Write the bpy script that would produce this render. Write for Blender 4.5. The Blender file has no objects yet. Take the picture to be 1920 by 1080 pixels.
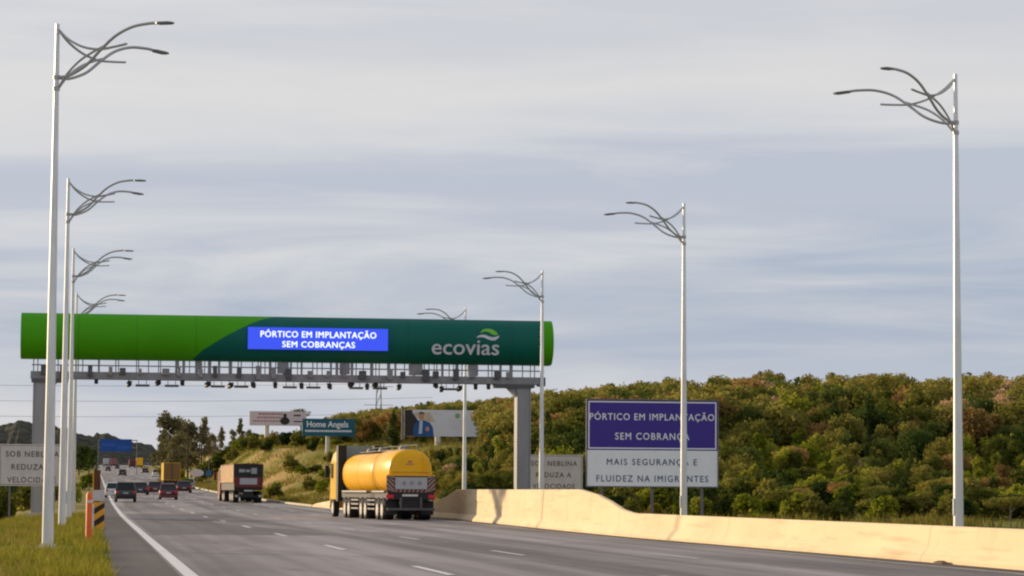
import bpy, bmesh, math, random
import numpy as np
from mathutils import Matrix, Vector

random.seed(7)
rng = np.random.default_rng(11)
PI = math.pi
R = math.radians
scene = bpy.context.scene
COL = scene.collection

# ------------------------------------------------------------------ camera
EYE = 1.4
cam_data = bpy.data.cameras.new('camera')
cam = bpy.data.objects.new('camera', cam_data)
COL.objects.link(cam)
cam_data.sensor_width = 36.0
cam_data.lens = 5000.0 / 1920.0 * 36.0
cam_data.clip_start = 0.5
cam_data.clip_end = 12000.0
yaw, pitch, roll = R(8.87114), R(4.39970), R(-0.34378)
fw = Vector((math.sin(yaw) * math.cos(pitch), math.cos(yaw) * math.cos(pitch), math.sin(pitch)))
rt0 = Vector((math.cos(yaw), -math.sin(yaw), 0))
up0 = rt0.cross(fw)
rt = rt0 * math.cos(roll) - up0 * math.sin(roll)
up = rt.cross(fw)
M = Matrix((rt, up, -fw)).transposed().to_4x4()
M.translation = Vector((0, 0, EYE))
cam.matrix_world = M
scene.camera = cam
scene.render.resolution_x = 1024
scene.render.resolution_y = 576

# ------------------------------------------------------------------ light, sky, exposure
SUN_AZ = 46.0     # degrees to the left of the road's direction
SUN_EL = 13.0
world = bpy.data.worlds.new('World')
scene.world = world
world.use_nodes = True
wt = world.node_tree
wt.nodes.clear()


def wn(kind, **kw):
    n = wt.nodes.new(kind)
    for k, v in kw.items():
        setattr(n, k, v)
    return n


sky = wn('ShaderNodeTexSky', sky_type='NISHITA', sun_disc=False, sun_elevation=R(SUN_EL), sun_rotation=R(-SUN_AZ),
         air_density=1.0, dust_density=1.5, ozone_density=1.2)
tc = wn('ShaderNodeTexCoord')
sep = wn('ShaderNodeSeparateXYZ')
wt.links.new(tc.outputs['Generated'], sep.inputs[0])
# layered stratus: colour by elevation, broken by long flat streaks of cloud
elev = wn('ShaderNodeValToRGB')
cr = elev.color_ramp
cr.elements[0].position = 0.0
cr.elements[0].color = (5.9, 5.9, 6.4, 1)
cr.elements[1].position = 1.0
cr.elements[1].color = (4.4, 4.8, 5.6, 1)
for p, c in ((0.022, (5.9, 6.0, 6.5)), (0.040, (4.7, 5.15, 6.05)), (0.062, (3.9, 4.5, 5.6)), (0.085, (4.1, 4.7, 5.75)),
             (0.105, (4.9, 5.25, 6.1)), (0.122, (4.8, 5.2, 6.1)), (0.142, (6.3, 6.35, 6.6)), (0.156, (6.9, 6.8, 6.8)), (0.170, (5.9, 6.0, 6.4)),
             (0.25, (5.4, 5.7, 6.3)), (0.5, (4.8, 5.2, 6.0))):
    e = cr.elements.new(p)
    e.color = (*c, 1)
m1 = wn('ShaderNodeMapping')
m1.inputs['Scale'].default_value = (3.2, 3.2, 26.0)
m1.inputs['Rotation'].default_value = (0.0, R(-3), 0)
m1.inputs['Location'].default_value = (3.1, 0.4, 1.3)
n1 = wn('ShaderNodeTexNoise')
n1.inputs['Scale'].default_value = 1.0
n1.inputs['Detail'].default_value = 6
n1.inputs['Roughness'].default_value = 0.5
n1.inputs['Distortion'].default_value = 0.25
wt.links.new(tc.outputs['Generated'], m1.inputs[0])
wt.links.new(m1.outputs[0], n1.inputs[0])
# wobble the elevation so the bands undulate
wob = wn('ShaderNodeMath', operation='MULTIPLY_ADD')
wob.inputs[1].default_value = 0.07
wt.links.new(n1.outputs['Fac'], wob.inputs[0])
sub = wn('ShaderNodeMath', operation='SUBTRACT')
sub.inputs[1].default_value = 0.035
wt.links.new(sep.outputs['Z'], sub.inputs[0])
wt.links.new(sub.outputs[0], wob.inputs[2])
wt.links.new(wob.outputs[0], elev.inputs[0])
m2 = wn('ShaderNodeMapping')
m2.inputs['Scale'].default_value = (5.0, 5.0, 44.0)
m2.inputs['Location'].default_value = (8.3, 2.7, 5.0)
n2 = wn('ShaderNodeTexNoise')
n2.inputs['Scale'].default_value = 1.0
n2.inputs['Detail'].default_value = 7
n2.inputs['Roughness'].default_value = 0.55
n2.inputs['Distortion'].default_value = 0.5
wt.links.new(tc.outputs['Generated'], m2.inputs[0])
wt.links.new(m2.outputs[0], n2.inputs[0])
cl = wn('ShaderNodeValToRGB')
cl.color_ramp.elements[0].position = 0.43
cl.color_ramp.elements[0].color = (0, 0, 0, 1)
cl.color_ramp.elements[1].position = 0.70
cl.color_ramp.elements[1].color = (0.75, 0.75, 0.75, 1)
wt.links.new(n2.outputs['Fac'], cl.inputs[0])
mxc = wn('ShaderNodeMixRGB')
mxc.inputs[2].default_value = (7.2, 7.05, 7.05, 1)
wt.links.new(cl.outputs[0], mxc.inputs[0])
wt.links.new(elev.outputs[0], mxc.inputs[1])
mxs = wn('ShaderNodeMixRGB')
mxs.inputs[0].default_value = 0.93
wt.links.new(sky.outputs[0], mxs.inputs[1])
wt.links.new(mxc.outputs[0], mxs.inputs[2])
bg = wn('ShaderNodeBackground')
bg.inputs['Strength'].default_value = 0.1
wo = wn('ShaderNodeOutputWorld')
wt.links.new(mxs.outputs[0], bg.inputs[0])
wt.links.new(bg.outputs[0], wo.inputs[0])

sun_data = bpy.data.lights.new('sun', 'SUN')
sun_data.energy = 5.0
sun_data.angle = R(1.2)
sun_data.color = (1.0, 0.78, 0.50)
sun = bpy.data.objects.new('sun', sun_data)
COL.objects.link(sun)
tosun = Vector((-math.sin(R(SUN_AZ)) * math.cos(R(SUN_EL)), math.cos(R(SUN_AZ)) * math.cos(R(SUN_EL)), math.sin(R(SUN_EL))))
sun.rotation_euler = tosun.to_track_quat('Z', 'Y').to_euler()
scene.view_settings.view_transform = 'Standard'
scene.view_settings.look = 'None'
scene.view_settings.exposure = 0.1
scene.view_settings.gamma = 1.0
scene.cycles.pixel_filter_type = 'BLACKMAN_HARRIS'
scene.cycles.filter_width = 2.2
scene.cycles.max_bounces = 6
scene.cycles.transparent_max_bounces = 6


# ------------------------------------------------------------------ materials
def mat(name, col, rough=0.6, metal=0.0, var=0.15, scale=3.0, spec=0.4, emit=None, es=0.0, coat=0.0, stretch=None, bump=0.0):
    m = bpy.data.materials.new(name)
    m.use_nodes = True
    nt = m.node_tree
    b = nt.nodes['Principled BSDF']
    b.inputs['Roughness'].default_value = rough
    b.inputs['Metallic'].default_value = metal
    b.inputs['Specular IOR Level'].default_value = spec
    b.inputs['Coat Weight'].default_value = coat
    if var > 0:
        t = nt.nodes.new('ShaderNodeTexCoord')
        mp = nt.nodes.new('ShaderNodeMapping')
        mp.inputs['Scale'].default_value = stretch or (1, 1, 1)
        n = nt.nodes.new('ShaderNodeTexNoise')
        n.inputs['Scale'].default_value = scale
        n.inputs['Detail'].default_value = 6
        n.inputs['Roughness'].default_value = 0.6
        r = nt.nodes.new('ShaderNodeValToRGB')
        r.color_ramp.elements[0].position = 0.3
        r.color_ramp.elements[1].position = 0.72
        r.color_ramp.elements[0].color = (*[c * (1 - var) for c in col], 1)
        r.color_ramp.elements[1].color = (*[min(1, c * (1 + var)) for c in col], 1)
        nt.links.new(t.outputs['Object'], mp.inputs[0])
        nt.links.new(mp.outputs[0], n.inputs[0])
        nt.links.new(n.outputs['Fac'], r.inputs[0])
        nt.links.new(r.outputs[0], b.inputs['Base Color'])
        if bump:
            bp = nt.nodes.new('ShaderNodeBump')
            bp.inputs['Strength'].default_value = bump
            nt.links.new(n.outputs['Fac'], bp.inputs['Height'])
            nt.links.new(bp.outputs[0], b.inputs['Normal'])
    else:
        b.inputs['Base Color'].default_value = (*col, 1)
    if emit:
        b.inputs['Emission Color'].default_value = (*emit, 1)
        b.inputs['Emission Strength'].default_value = es
    return m


def leaf_mat(name, cols, trans=0.35):
    """leaf colours: one hue drawn per tree, broken up by a noise across its crown"""
    m = bpy.data.materials.new(name)
    m.use_nodes = True
    nt = m.node_tree
    nt.nodes.clear()
    oi = nt.nodes.new('ShaderNodeObjectInfo')
    t = nt.nodes.new('ShaderNodeTexCoord')
    n = nt.nodes.new('ShaderNodeTexNoise')
    n.inputs['Scale'].default_value = 0.9
    n.inputs['Detail'].default_value = 5
    nt.links.new(t.outputs['Object'], n.inputs[0])
    ad = nt.nodes.new('ShaderNodeMath')
    ad.operation = 'MULTIPLY_ADD'
    ad.inputs[1].default_value = 0.75
    nt.links.new(oi.outputs['Random'], ad.inputs[0])
    sc = nt.nodes.new('ShaderNodeMath')
    sc.operation = 'MULTIPLY_ADD'
    sc.inputs[1].default_value = 1.1
    sc.inputs[2].default_value = -0.42
    nt.links.new(n.outputs['Fac'], sc.inputs[0])
    nt.links.new(sc.outputs[0], ad.inputs[2])
    r = nt.nodes.new('ShaderNodeValToRGB')
    els = r.color_ramp.elements
    els[0].position = 0.05
    els[0].color = (*cols[0], 1)
    els[1].position = 0.95
    els[1].color = (*cols[-1], 1)
    for i, c in enumerate(cols[1:-1]):
        e = els.new(0.05 + 0.9 * (i + 1) / (len(cols) - 1))
        e.color = (*c, 1)
    nt.links.new(ad.outputs[0], r.inputs[0])
    d = nt.nodes.new('ShaderNodeBsdfDiffuse')
    tr = nt.nodes.new('ShaderNodeBsdfTranslucent')
    mx = nt.nodes.new('ShaderNodeMixShader')
    mx.inputs[0].default_value = trans
    o = nt.nodes.new('ShaderNodeOutputMaterial')
    nt.links.new(r.outputs[0], d.inputs[0])
    nt.links.new(r.outputs[0], tr.inputs[0])
    nt.links.new(d.outputs[0], mx.inputs[1])
    nt.links.new(tr.outputs[0], mx.inputs[2])
    nt.links.new(mx.outputs[0], o.inputs[0])
    return m


galv = mat('galvanised steel', (0.66, 0.66, 0.66), 0.36, 0.55, 0.14, 6, stretch=(1, 1, 0.15))
galv_arm = mat('arm steel', (0.40, 0.40, 0.41), 0.45, 0.4, 0.08, 8)
lamp_dark = mat('lamp housing', (0.15, 0.15, 0.16), 0.5, 0, 0.1)
grey_steel = mat('grey gantry steel', (0.27, 0.265, 0.285), 0.5, 0.2, 0.2, 2.0)
column_steel = mat('pale column steel', (0.30, 0.30, 0.32), 0.5, 0.2, 0.15, 1.5, stretch=(1, 1, 0.2))
dark_steel = mat('dark steel', (0.10, 0.10, 0.11), 0.5, 0.3, 0.15)
black_plastic = mat('black plastic', (0.02, 0.02, 0.022), 0.5, 0, 0.2)
green_bright = mat('bright green cladding', (0.066, 0.33, 0.003), 0.5, 0, 0.06, 0.6, spec=0.15)
green_dark = mat('deep teal green cladding', (0.001, 0.112, 0.086), 0.45, 0, 0.08, 0.6, spec=0.2)
green_seam = mat('green seam', (0.03, 0.16, 0.002), 0.6, 0, 0.1)
green_dark_seam = mat('dark green seam', (0.001, 0.05, 0.04), 0.6, 0, 0.1)
led_blue = mat('led blue', (0.02, 0.03, 0.3), 0.5, 0, 0, emit=(0.045, 0.10, 1.0), es=0.75)
led_white = mat('led white', (0.8, 0.8, 0.85), 0.5, 0, 0, emit=(0.80, 0.9, 1.0), es=0.9)
logo_white = mat('logo white', (0.62, 0.62, 0.68), 0.5, 0, 0.05)
logo_green = mat('logo leaf green', (0.16, 0.50, 0.03), 0.5, 0, 0.05)
sign_blue = mat('violet blue sheeting', (0.045, 0.022, 0.27), 0.45, 0, 0.05, 1.2)
sign_white = mat('white sheeting', (0.84, 0.85, 0.88), 0.5, 0, 0.04, 1.5)
sign_grey = mat('weathered white sheeting', (0.60, 0.55, 0.53), 0.6, 0, 0.10, 1.5)
letter_navy = mat('navy lettering', (0.05, 0.07, 0.22), 0.6, 0, 0.05)
letter_brown = mat('dark lettering', (0.10, 0.08, 0.07), 0.6, 0, 0.1)
letter_white = mat('white lettering', (0.85, 0.85, 0.88), 0.5, 0, 0.03)
post_steel = mat('sign post steel', (0.18, 0.16, 0.16), 0.6, 0.3, 0.15)
concrete_yellow = mat('cream painted concrete', (0.71, 0.55, 0.345), 0.8, 0, 0.10, 1.1, spec=0.2, stretch=(1, 0.25, 1), bump=0.15)


def stain(m, col, scale, stretch, lo, hi, amount):
    """patches of dirt and tyre scuffs with their own shapes over a painted surface"""
    nt = m.node_tree
    b = nt.nodes['Principled BSDF']
    src = b.inputs['Base Color'].links[0].from_socket
    t = nt.nodes.new('ShaderNodeTexCoord')
    mp = nt.nodes.new('ShaderNodeMapping')
    mp.inputs['Scale'].default_value = stretch
    n = nt.nodes.new('ShaderNodeTexNoise')
    n.inputs['Scale'].default_value = scale
    n.inputs['Detail'].default_value = 8
    n.inputs['Roughness'].default_value = 0.65
    r = nt.nodes.new('ShaderNodeValToRGB')
    r.color_ramp.elements[0].position = lo
    r.color_ramp.elements[0].color = (0, 0, 0, 1)
    r.color_ramp.elements[1].position = hi
    r.color_ramp.elements[1].color = (amount, amount, amount, 1)
    mx = nt.nodes.new('ShaderNodeMixRGB')
    mx.inputs[2].default_value = (*col, 1)
    nt.links.new(t.outputs['Object'], mp.inputs[0])
    nt.links.new(mp.outputs[0], n.inputs[0])
    nt.links.new(n.outputs['Fac'], r.inputs[0])
    nt.links.new(r.outputs[0], mx.inputs[0])
    nt.links.new(src, mx.inputs[1])
    nt.links.new(mx.outputs[0], b.inputs['Base Color'])


stain(concrete_yellow, (0.30, 0.21, 0.12), 1.0, (2.0, 0.22, 5.0), 0.54, 0.70, 0.42)      # tyre scuffs along it
stain(concrete_yellow, (0.42, 0.30, 0.17), 1.0, (1.0, 1.6, 0.25), 0.58, 0.74, 0.4)       # rain streaks down it
asphalt_dark = None
paint_white = mat('road paint', (0.62, 0.60, 0.60), 0.7, 0, 0.18, 4)
paint_worn = mat('worn road paint', (0.36, 0.35, 0.35), 0.7, 0, 0.35, 2.5)
rubber = mat('tyre rubber', (0.022, 0.021, 0.021), 0.85, 0, 0.25, 5)
rim_mat = mat('wheel rim', (0.42, 0.40, 0.39), 0.4, 0.6, 0.15)
tank_yellow = mat('yellow tank paint', (0.88, 0.45, 0.003), 0.35, 0, 0.05, 1.0, spec=0.3)
cab_yellow = mat('yellow cab paint', (0.78, 0.46, 0.02), 0.3, 0, 0.05)
cab_grey = mat('grey cab back', (0.36, 0.36, 0.36), 0.5, 0, 0.08)
chassis_black = mat('chassis black', (0.018, 0.017, 0.018), 0.6, 0, 0.3)
fender_grey = mat('steel mudguard', (0.27, 0.25, 0.25), 0.4, 0.5, 0.15)
red_light = mat('red tail light', (0.42, 0.012, 0.02), 0.3, 0, 0.05, emit=(1, 0.03, 0.06), es=0.06)
chev_dark = mat('maroon stripe', (0.085, 0.015, 0.012), 0.5, 0, 0.1)
chev_light = mat('pale stripe', (0.34, 0.24, 0.20), 0.5, 0, 0.1)
plate_grey = mat('grey plate', (0.42, 0.42, 0.44), 0.5, 0, 0.08)
orange_tarp = mat('tan orange dropside', (0.48, 0.285, 0.125), 0.6, 0, 0.25, 1.2)
truck_red = mat('dark red tailgate', (0.16, 0.018, 0.012), 0.5, 0, 0.15)
van_brown = mat('brown rear doors', (0.22, 0.115, 0.035), 0.6, 0, 0.12)
glass_dark = mat('tinted glass', (0.012, 0.012, 0.014), 0.3, 0, 0.1, spec=0.3)
orange_post = mat('orange plastic', (0.80, 0.14, 0.015), 0.5, 0, 0.08)
orange_amber = mat('amber sheeting', (0.80, 0.36, 0.02), 0.5, 0, 0.06)
black_sheet = mat('black sheeting', (0.02, 0.012, 0.01), 0.5, 0, 0.1)
rust = mat('rust brown board', (0.12, 0.045, 0.015), 0.8, 0, 0.3, 4)
teal_board = mat('teal board', (0.006, 0.10, 0.16), 0.5, 0, 0.05)
far_blue = mat('blue highway board', (0.006, 0.07, 0.32), 0.5, 0, 0.15, 0.8)
board_white = mat('printed white board', (0.66, 0.65, 0.70), 0.6, 0, 0.05, 0.5)
board_pale = mat('pale pink white board', (0.66, 0.56, 0.57), 0.6, 0, 0.06, 0.5)
print_red = mat('faded red print', (0.40, 0.14, 0.15), 0.6, 0, 0.2)
print_dark = mat('dark print', (0.03, 0.022, 0.022), 0.6, 0, 0.2)
print_suit = mat('blue suit print', (0.02, 0.09, 0.28), 0.6, 0, 0.25, 1)
print_shirt = mat('pale shirt print', (0.45, 0.55, 0.70), 0.6, 0, 0.1)
print_skin = mat('skin print', (0.50, 0.26, 0.17), 0.6, 0, 0.1)
print_cream = mat('cream print', (0.55, 0.46, 0.36), 0.6, 0, 0.2)
post_cream = mat('cream post', (0.62, 0.58, 0.50), 0.6, 0, 0.1)
bark = mat('bark', (0.13, 0.10, 0.075), 0.9, 0, 0.3, 5)
bark_pale = mat('pale bark', (0.30, 0.26, 0.21), 0.9, 0, 0.3, 5)
wood_pole = mat('dark timber pole', (0.05, 0.035, 0.03), 0.9, 0, 0.3, 5)
cable_mat = mat('cable', (0.20, 0.21, 0.23), 0.6, 0, 0)
kerb_mat = mat('kerb concrete', (0.52, 0.44, 0.30), 0.85, 0, 0.2, 2)
white_plastic = mat('white plastic', (0.70, 0.66, 0.62), 0.5, 0, 0.06)

leaf_olive = leaf_mat('olive leaves', [(0.066, 0.086, 0.016), (0.155, 0.155, 0.030), (0.31, 0.265, 0.062)], 0.5)
leaf_dark = leaf_mat('dark green leaves', [(0.028, 0.050, 0.016), (0.064, 0.094, 0.022), (0.14, 0.165, 0.036)], 0.45)
leaf_yellow = leaf_mat('yellow green leaves', [(0.12, 0.155, 0.014), (0.24, 0.26, 0.025), (0.37, 0.36, 0.05)], 0.45)
leaf_rust = leaf_mat('rusty leaves', [(0.14, 0.105, 0.030), (0.26, 0.17, 0.050), (0.42, 0.25, 0.09)], 0.45)
leaf_pink = leaf_mat('pinkish blossom', [(0.30, 0.20, 0.09), (0.46, 0.30, 0.15), (0.58, 0.40, 0.22)], 0.45)
leaf_grey = leaf_mat('grey green leaves', [(0.12, 0.115, 0.055), (0.21, 0.185, 0.085), (0.30, 0.25, 0.13)], 0.45)
leaf_gold = leaf_mat('golden leaves', [(0.22, 0.17, 0.02), (0.33, 0.25, 0.03), (0.42, 0.32, 0.05)])
grass_mat = leaf_mat('verge grass', [(0.13, 0.135, 0.015), (0.24, 0.215, 0.030), (0.40, 0.32, 0.08)], 0.45)
verge_green = leaf_mat('green verge grass', [(0.07, 0.10, 0.012), (0.13, 0.16, 0.018), (0.20, 0.21, 0.03)], 0.4)
dry_mat = leaf_mat('dry grass', [(0.15, 0.15, 0.025), (0.25, 0.20, 0.045), (0.38, 0.27, 0.09)], 0.35)


# ------------------------------------------------------------------ mesh helpers
class MB:
    def __init__(self):
        self.v, self.f, self.m = [], [], []

    def add(self, vs, fs, mi=0):
        o = len(self.v)
        self.v += [tuple(p) for p in vs]
        self.f += [tuple(i + o for i in q) for q in fs]
        self.m += [mi] * len(fs)
        return self

    def box(self, x0, x1, y0, y1, z0, z1, mi=0, c=0.0):
        """box; c > 0 chamfers the four edges that run along Y and the ends"""
        if c <= 0:
            vs = [(x, y, z) for z in (z0, z1) for y in (y0, y1) for x in (x0, x1)]
            return self.add(vs, [(0, 2, 3, 1), (4, 5, 7, 6), (0, 1, 5, 4), (2, 6, 7, 3), (0, 4, 6, 2), (1, 3, 7, 5)], mi)
        ring = lambda y, k: [(x0 + c + k, y, z0 + k), (x1 - c - k, y, z0 + k), (x1 - k, y, z0 + c + k), (x1 - k, y, z1 - c - k),
                             (x1 - c - k, y, z1 - k), (x0 + c + k, y, z1 - k), (x0 + k, y, z1 - c - k), (x0 + k, y, z0 + c + k)]
        return self.loft([ring(y0, c * .6), ring(y0 + c, 0), ring(y1 - c, 0), ring(y1, c * .6)], mi)

    def loft(self, rings, mi=0, caps=True, closed=True):
        n = len(rings[0])
        vs = [p for r in rings for p in r]
        fs = []
        for k in range(len(rings) - 1):
            for i in range(n if closed else n - 1):
                j = (i + 1) % n
                fs.append((k * n + i, k * n + j, (k + 1) * n + j, (k + 1) * n + i))
        if caps:
            fs.append(tuple(reversed(range(n))))
            fs.append(tuple((len(rings) - 1) * n + i for i in range(n)))
        return self.add(vs, fs, mi)

    def tube(self, path, rad, n=8, mi=0):
        path = [Vector(p) for p in path]
        if not hasattr(rad, '__len__'):
            rad = [rad] * len(path)
        rings = []
        ref = Vector((0.31, 0.17, 0.93))
        for i, p in enumerate(path):
            d = (path[min(i + 1, len(path) - 1)] - path[max(i - 1, 0)]).normalized()
            rf = ref if abs(d.dot(ref)) < 0.95 else Vector((1, 0, 0))
            a = d.cross(rf).normalized()
            b = d.cross(a)
            rings.append([p + a * rad[i] * math.cos(2 * PI * k / n) + b * rad[i] * math.sin(2 * PI * k / n) for k in range(n)])
        return self.loft(rings, mi)

    def cyl(self, c, axis, r, h0, h1, n=16, mi=0):
        ax = {'x': Vector((1, 0, 0)), 'y': Vector((0, 1, 0)), 'z': Vector((0, 0, 1))}[axis]
        return self.tube([Vector(c) + ax * h0, Vector(c) + ax * h1], r, n, mi)

    def prism_y(self, pts, y0, y1, mi=0):
        """outline in (x, z) extruded along y; faces -y at y0"""
        return self.loft([[(x, y0, z) for x, z in pts], [(x, y1, z) for x, z in pts]], mi)

    def prism_x(self, pts, x0, x1, mi=0):
        return self.loft([[(x0, y, z) for y, z in pts], [(x1, y, z) for y, z in pts]], mi)

    def build(self, name, mats, parent=None, smooth=False, loc=None):
        me = bpy.data.meshes.new(name)
        me.from_pydata([tuple(p) for p in self.v], [], self.f)
        if not isinstance(mats, (list, tuple)):
            mats = [mats]
        for m in mats:
            me.materials.append(m)
        me.polygons.foreach_set('material_index', self.m)
        bm = bmesh.new()
        bm.from_mesh(me)
        bmesh.ops.recalc_face_normals(bm, faces=bm.faces)
        bm.to_mesh(me)
        bm.free()
        if smooth:
            me.polygons.foreach_set('use_smooth', [True] * len(me.polygons))
            try:
                me.set_sharp_from_angle(angle=R(38))
            except Exception:
                pass
        me.update()
        o = bpy.data.objects.new(name, me)
        COL.objects.link(o)
        if parent:
            o.parent = parent
        if loc:
            o.location = loc
        return o


def tag(o, label, cat, group=None):
    o['label'] = label
    o['category'] = cat
    if group:
        o['group'] = group
    return o


def thing(name, label, cat, loc=(0, 0, 0), rz=0.0, group=None):
    o = bpy.data.objects.new(name, None)
    COL.objects.link(o)
    o.location = loc
    o.rotation_euler = (0, 0, rz)
    return tag(o, label, cat, group)


def struct(o, kind='structure'):
    o['kind'] = kind
    return o


def dup(root, loc, rz=0.0, label=None, scale=None):
    r = root.copy()
    COL.objects.link(r)
    r.location = loc
    r.rotation_euler = (0, 0, rz)
    if scale:
        r.scale = scale
    if label:
        r['label'] = label
    for ch in root.children:
        c = ch.copy()
        COL.objects.link(c)
        c.parent = r
        for g in ch.children:
            d = g.copy()
            COL.objects.link(d)
            d.parent = c
    return r


_font_cache = {}


def text_geo(s, bold=0.0, space=1.0):
    key = (s, bold, space)
    if key in _font_cache:
        return _font_cache[key]
    cu = bpy.data.curves.new('lettering_curve', 'FONT')
    cu.body = s
    cu.space_character = space
    cu.resolution_u = 3
    o = bpy.data.objects.new('lettering_curve', cu)
    COL.objects.link(o)
    bpy.context.view_layer.update()
    dg = bpy.context.evaluated_depsgraph_get()
    me = o.evaluated_get(dg).to_mesh()
    vs = [(v.co.x, v.co.y) for v in me.vertices]
    fs = [tuple(p.vertices) for p in me.polygons]
    o.evaluated_get(dg).to_mesh_clear()
    bpy.data.objects.remove(o)
    bpy.data.curves.remove(cu)
    shifts = [(0, 0)] if bold <= 0 else [(0, 0), (bold, 0), (-bold, 0), (0, bold * .7), (0, -bold * .7)]
    n = len(vs)
    fs = [tuple(i + n * k for i in f) for k in range(len(shifts)) for f in fs]
    vs = [(x + dx, y + dy, k) for k, (dx, dy) in enumerate(shifts) for x, y in vs]
    _font_cache[key] = (vs, fs)
    return vs, fs


def lettering(name, s, x0, x1, z0, z1, y, mats, parent, bold=0.02, space=1.0, surf=None):
    """flat letters filling x0..x1, z0..z1 (body height without accents below) on the plane y, facing -y"""
    vs, fs = text_geo(s, bold, space)
    xs = [p[0] for p in vs]
    ax, bx = min(xs), max(xs)
    ch = 0.73 if s.upper() == s else (max(p[1] for p in vs))
    kx, kz = (x1 - x0) / (bx - ax), (z1 - z0) / ch
    P = [(x0 + (a - ax) * kx, z0 + b * kz, 0.001 * k) for a, b, k in vs]
    # split the line into words at the wide gaps
    par = list(range(len(P)))

    def find(i):
        while par[i] != i:
            par[i] = par[par[i]]
            i = par[i]
        return i
    for f in fs:
        for q in f[1:]:
            par[find(q)] = find(f[0])
    isl = {}
    for i in range(len(P)):
        isl.setdefault(find(i), []).append(i)
    spans = sorted((min(P[i][0] for i in v), max(P[i][0] for i in v), k) for k, v in isl.items())
    words_, end = [], None
    for lo, hi, k in spans:
        if end is None or lo - end > (z1 - z0) * 0.36:
            words_.append([])
            end = hi
        words_[-1].append(k)
        end = max(end, hi)
    o = None
    for grp in words_:
        g = set(grp)
        idx = {i: n for n, i in enumerate(i for i in range(len(P)) if find(i) in g)}
        mb = MB()
        mb.add([(P[i][0], (surf(P[i][1]) if surf else y) - P[i][2], P[i][1]) for i in idx], [tuple(idx[q] for q in f) for f in fs if find(f[0]) in g])
        o = mb.build(name, mats, parent)
        for p in o.data.polygons:
            if p.normal.y > 0:
                p.flip()
    return o


# ------------------------------------------------------------------ the lie of the land
_ys = np.arange(-100, 4001, 2.0)


def smooth(a, k=15):
    w = np.hanning(k * 2 + 1)
    w /= w.sum()
    return np.convolve(np.pad(a, k, mode='edge'), w, mode='valid')


_zr = smooth(np.interp(_ys, [-100, 150, 200, 235, 300, 400, 580, 970, 1250, 1500, 2000, 4000],
                       [0, 0, 0.22, 0.45, 1.05, 2.2, 4.5, 9.0, 13.3, 12.5, 8, 4]), 12)
_ed = smooth(np.interp(_ys, [-100, 60, 86, 100, 121, 140, 160, 200, 250, 300, 400, 580, 1000, 4000],
                       [17.6, 17.55, 17.35, 17.7, 18.45, 18.85, 18.3, 17.0, 15.7, 14.6, 13.5, 14.6, 18.0, 18.0]), 4)


def zr(y):
    return float(np.interp(y, _ys, _zr))


def edge(y):
    return float(np.interp(y, _ys, _ed))


def sst(a, b, x):
    t = min(1.0, max(0.0, (x - a) / (b - a)))
    return t * t * (3 - 2 * t)


def bumpy(x, y):
    return 0.5 * math.sin(x * 0.11 + 1.3) * math.cos(y * 0.07 + 0.4) + 0.35 * math.sin(x * 0.23 + y * 0.19)


def land(x, y):
    e = edge(y)
    z = zr(y)
    if x > e:
        u = x - e
        f = 1.0 - sst(620, 1000, y)
        near = sst(2.0, float(np.interp(y, [220, 300, 340, 380], [26, 24, 17, 11.5])), u) * 5.6 * sst(130, 340, y)
        far = 3.4 * sst(12, 62, u) * sst(135, 330, y)
        back = -14 * sst(470, 800, y) * sst(20, 60, u)
        z += (near + far) * f + back * f + bumpy(x, y) * sst(6, 30, u) * sst(120, 200, y) * 0.8
        if y < 200:
            z += -0.05 * sst(0.2, 2, u)
    elif x < -2.2:
        u = -2.2 - x
        z += -3.2 * sst(0, 13, u) + bumpy(x, y) * 0.4 * sst(2, 20, u)
    elif x < 0.2:
        z += 0.03
    return z


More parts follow.
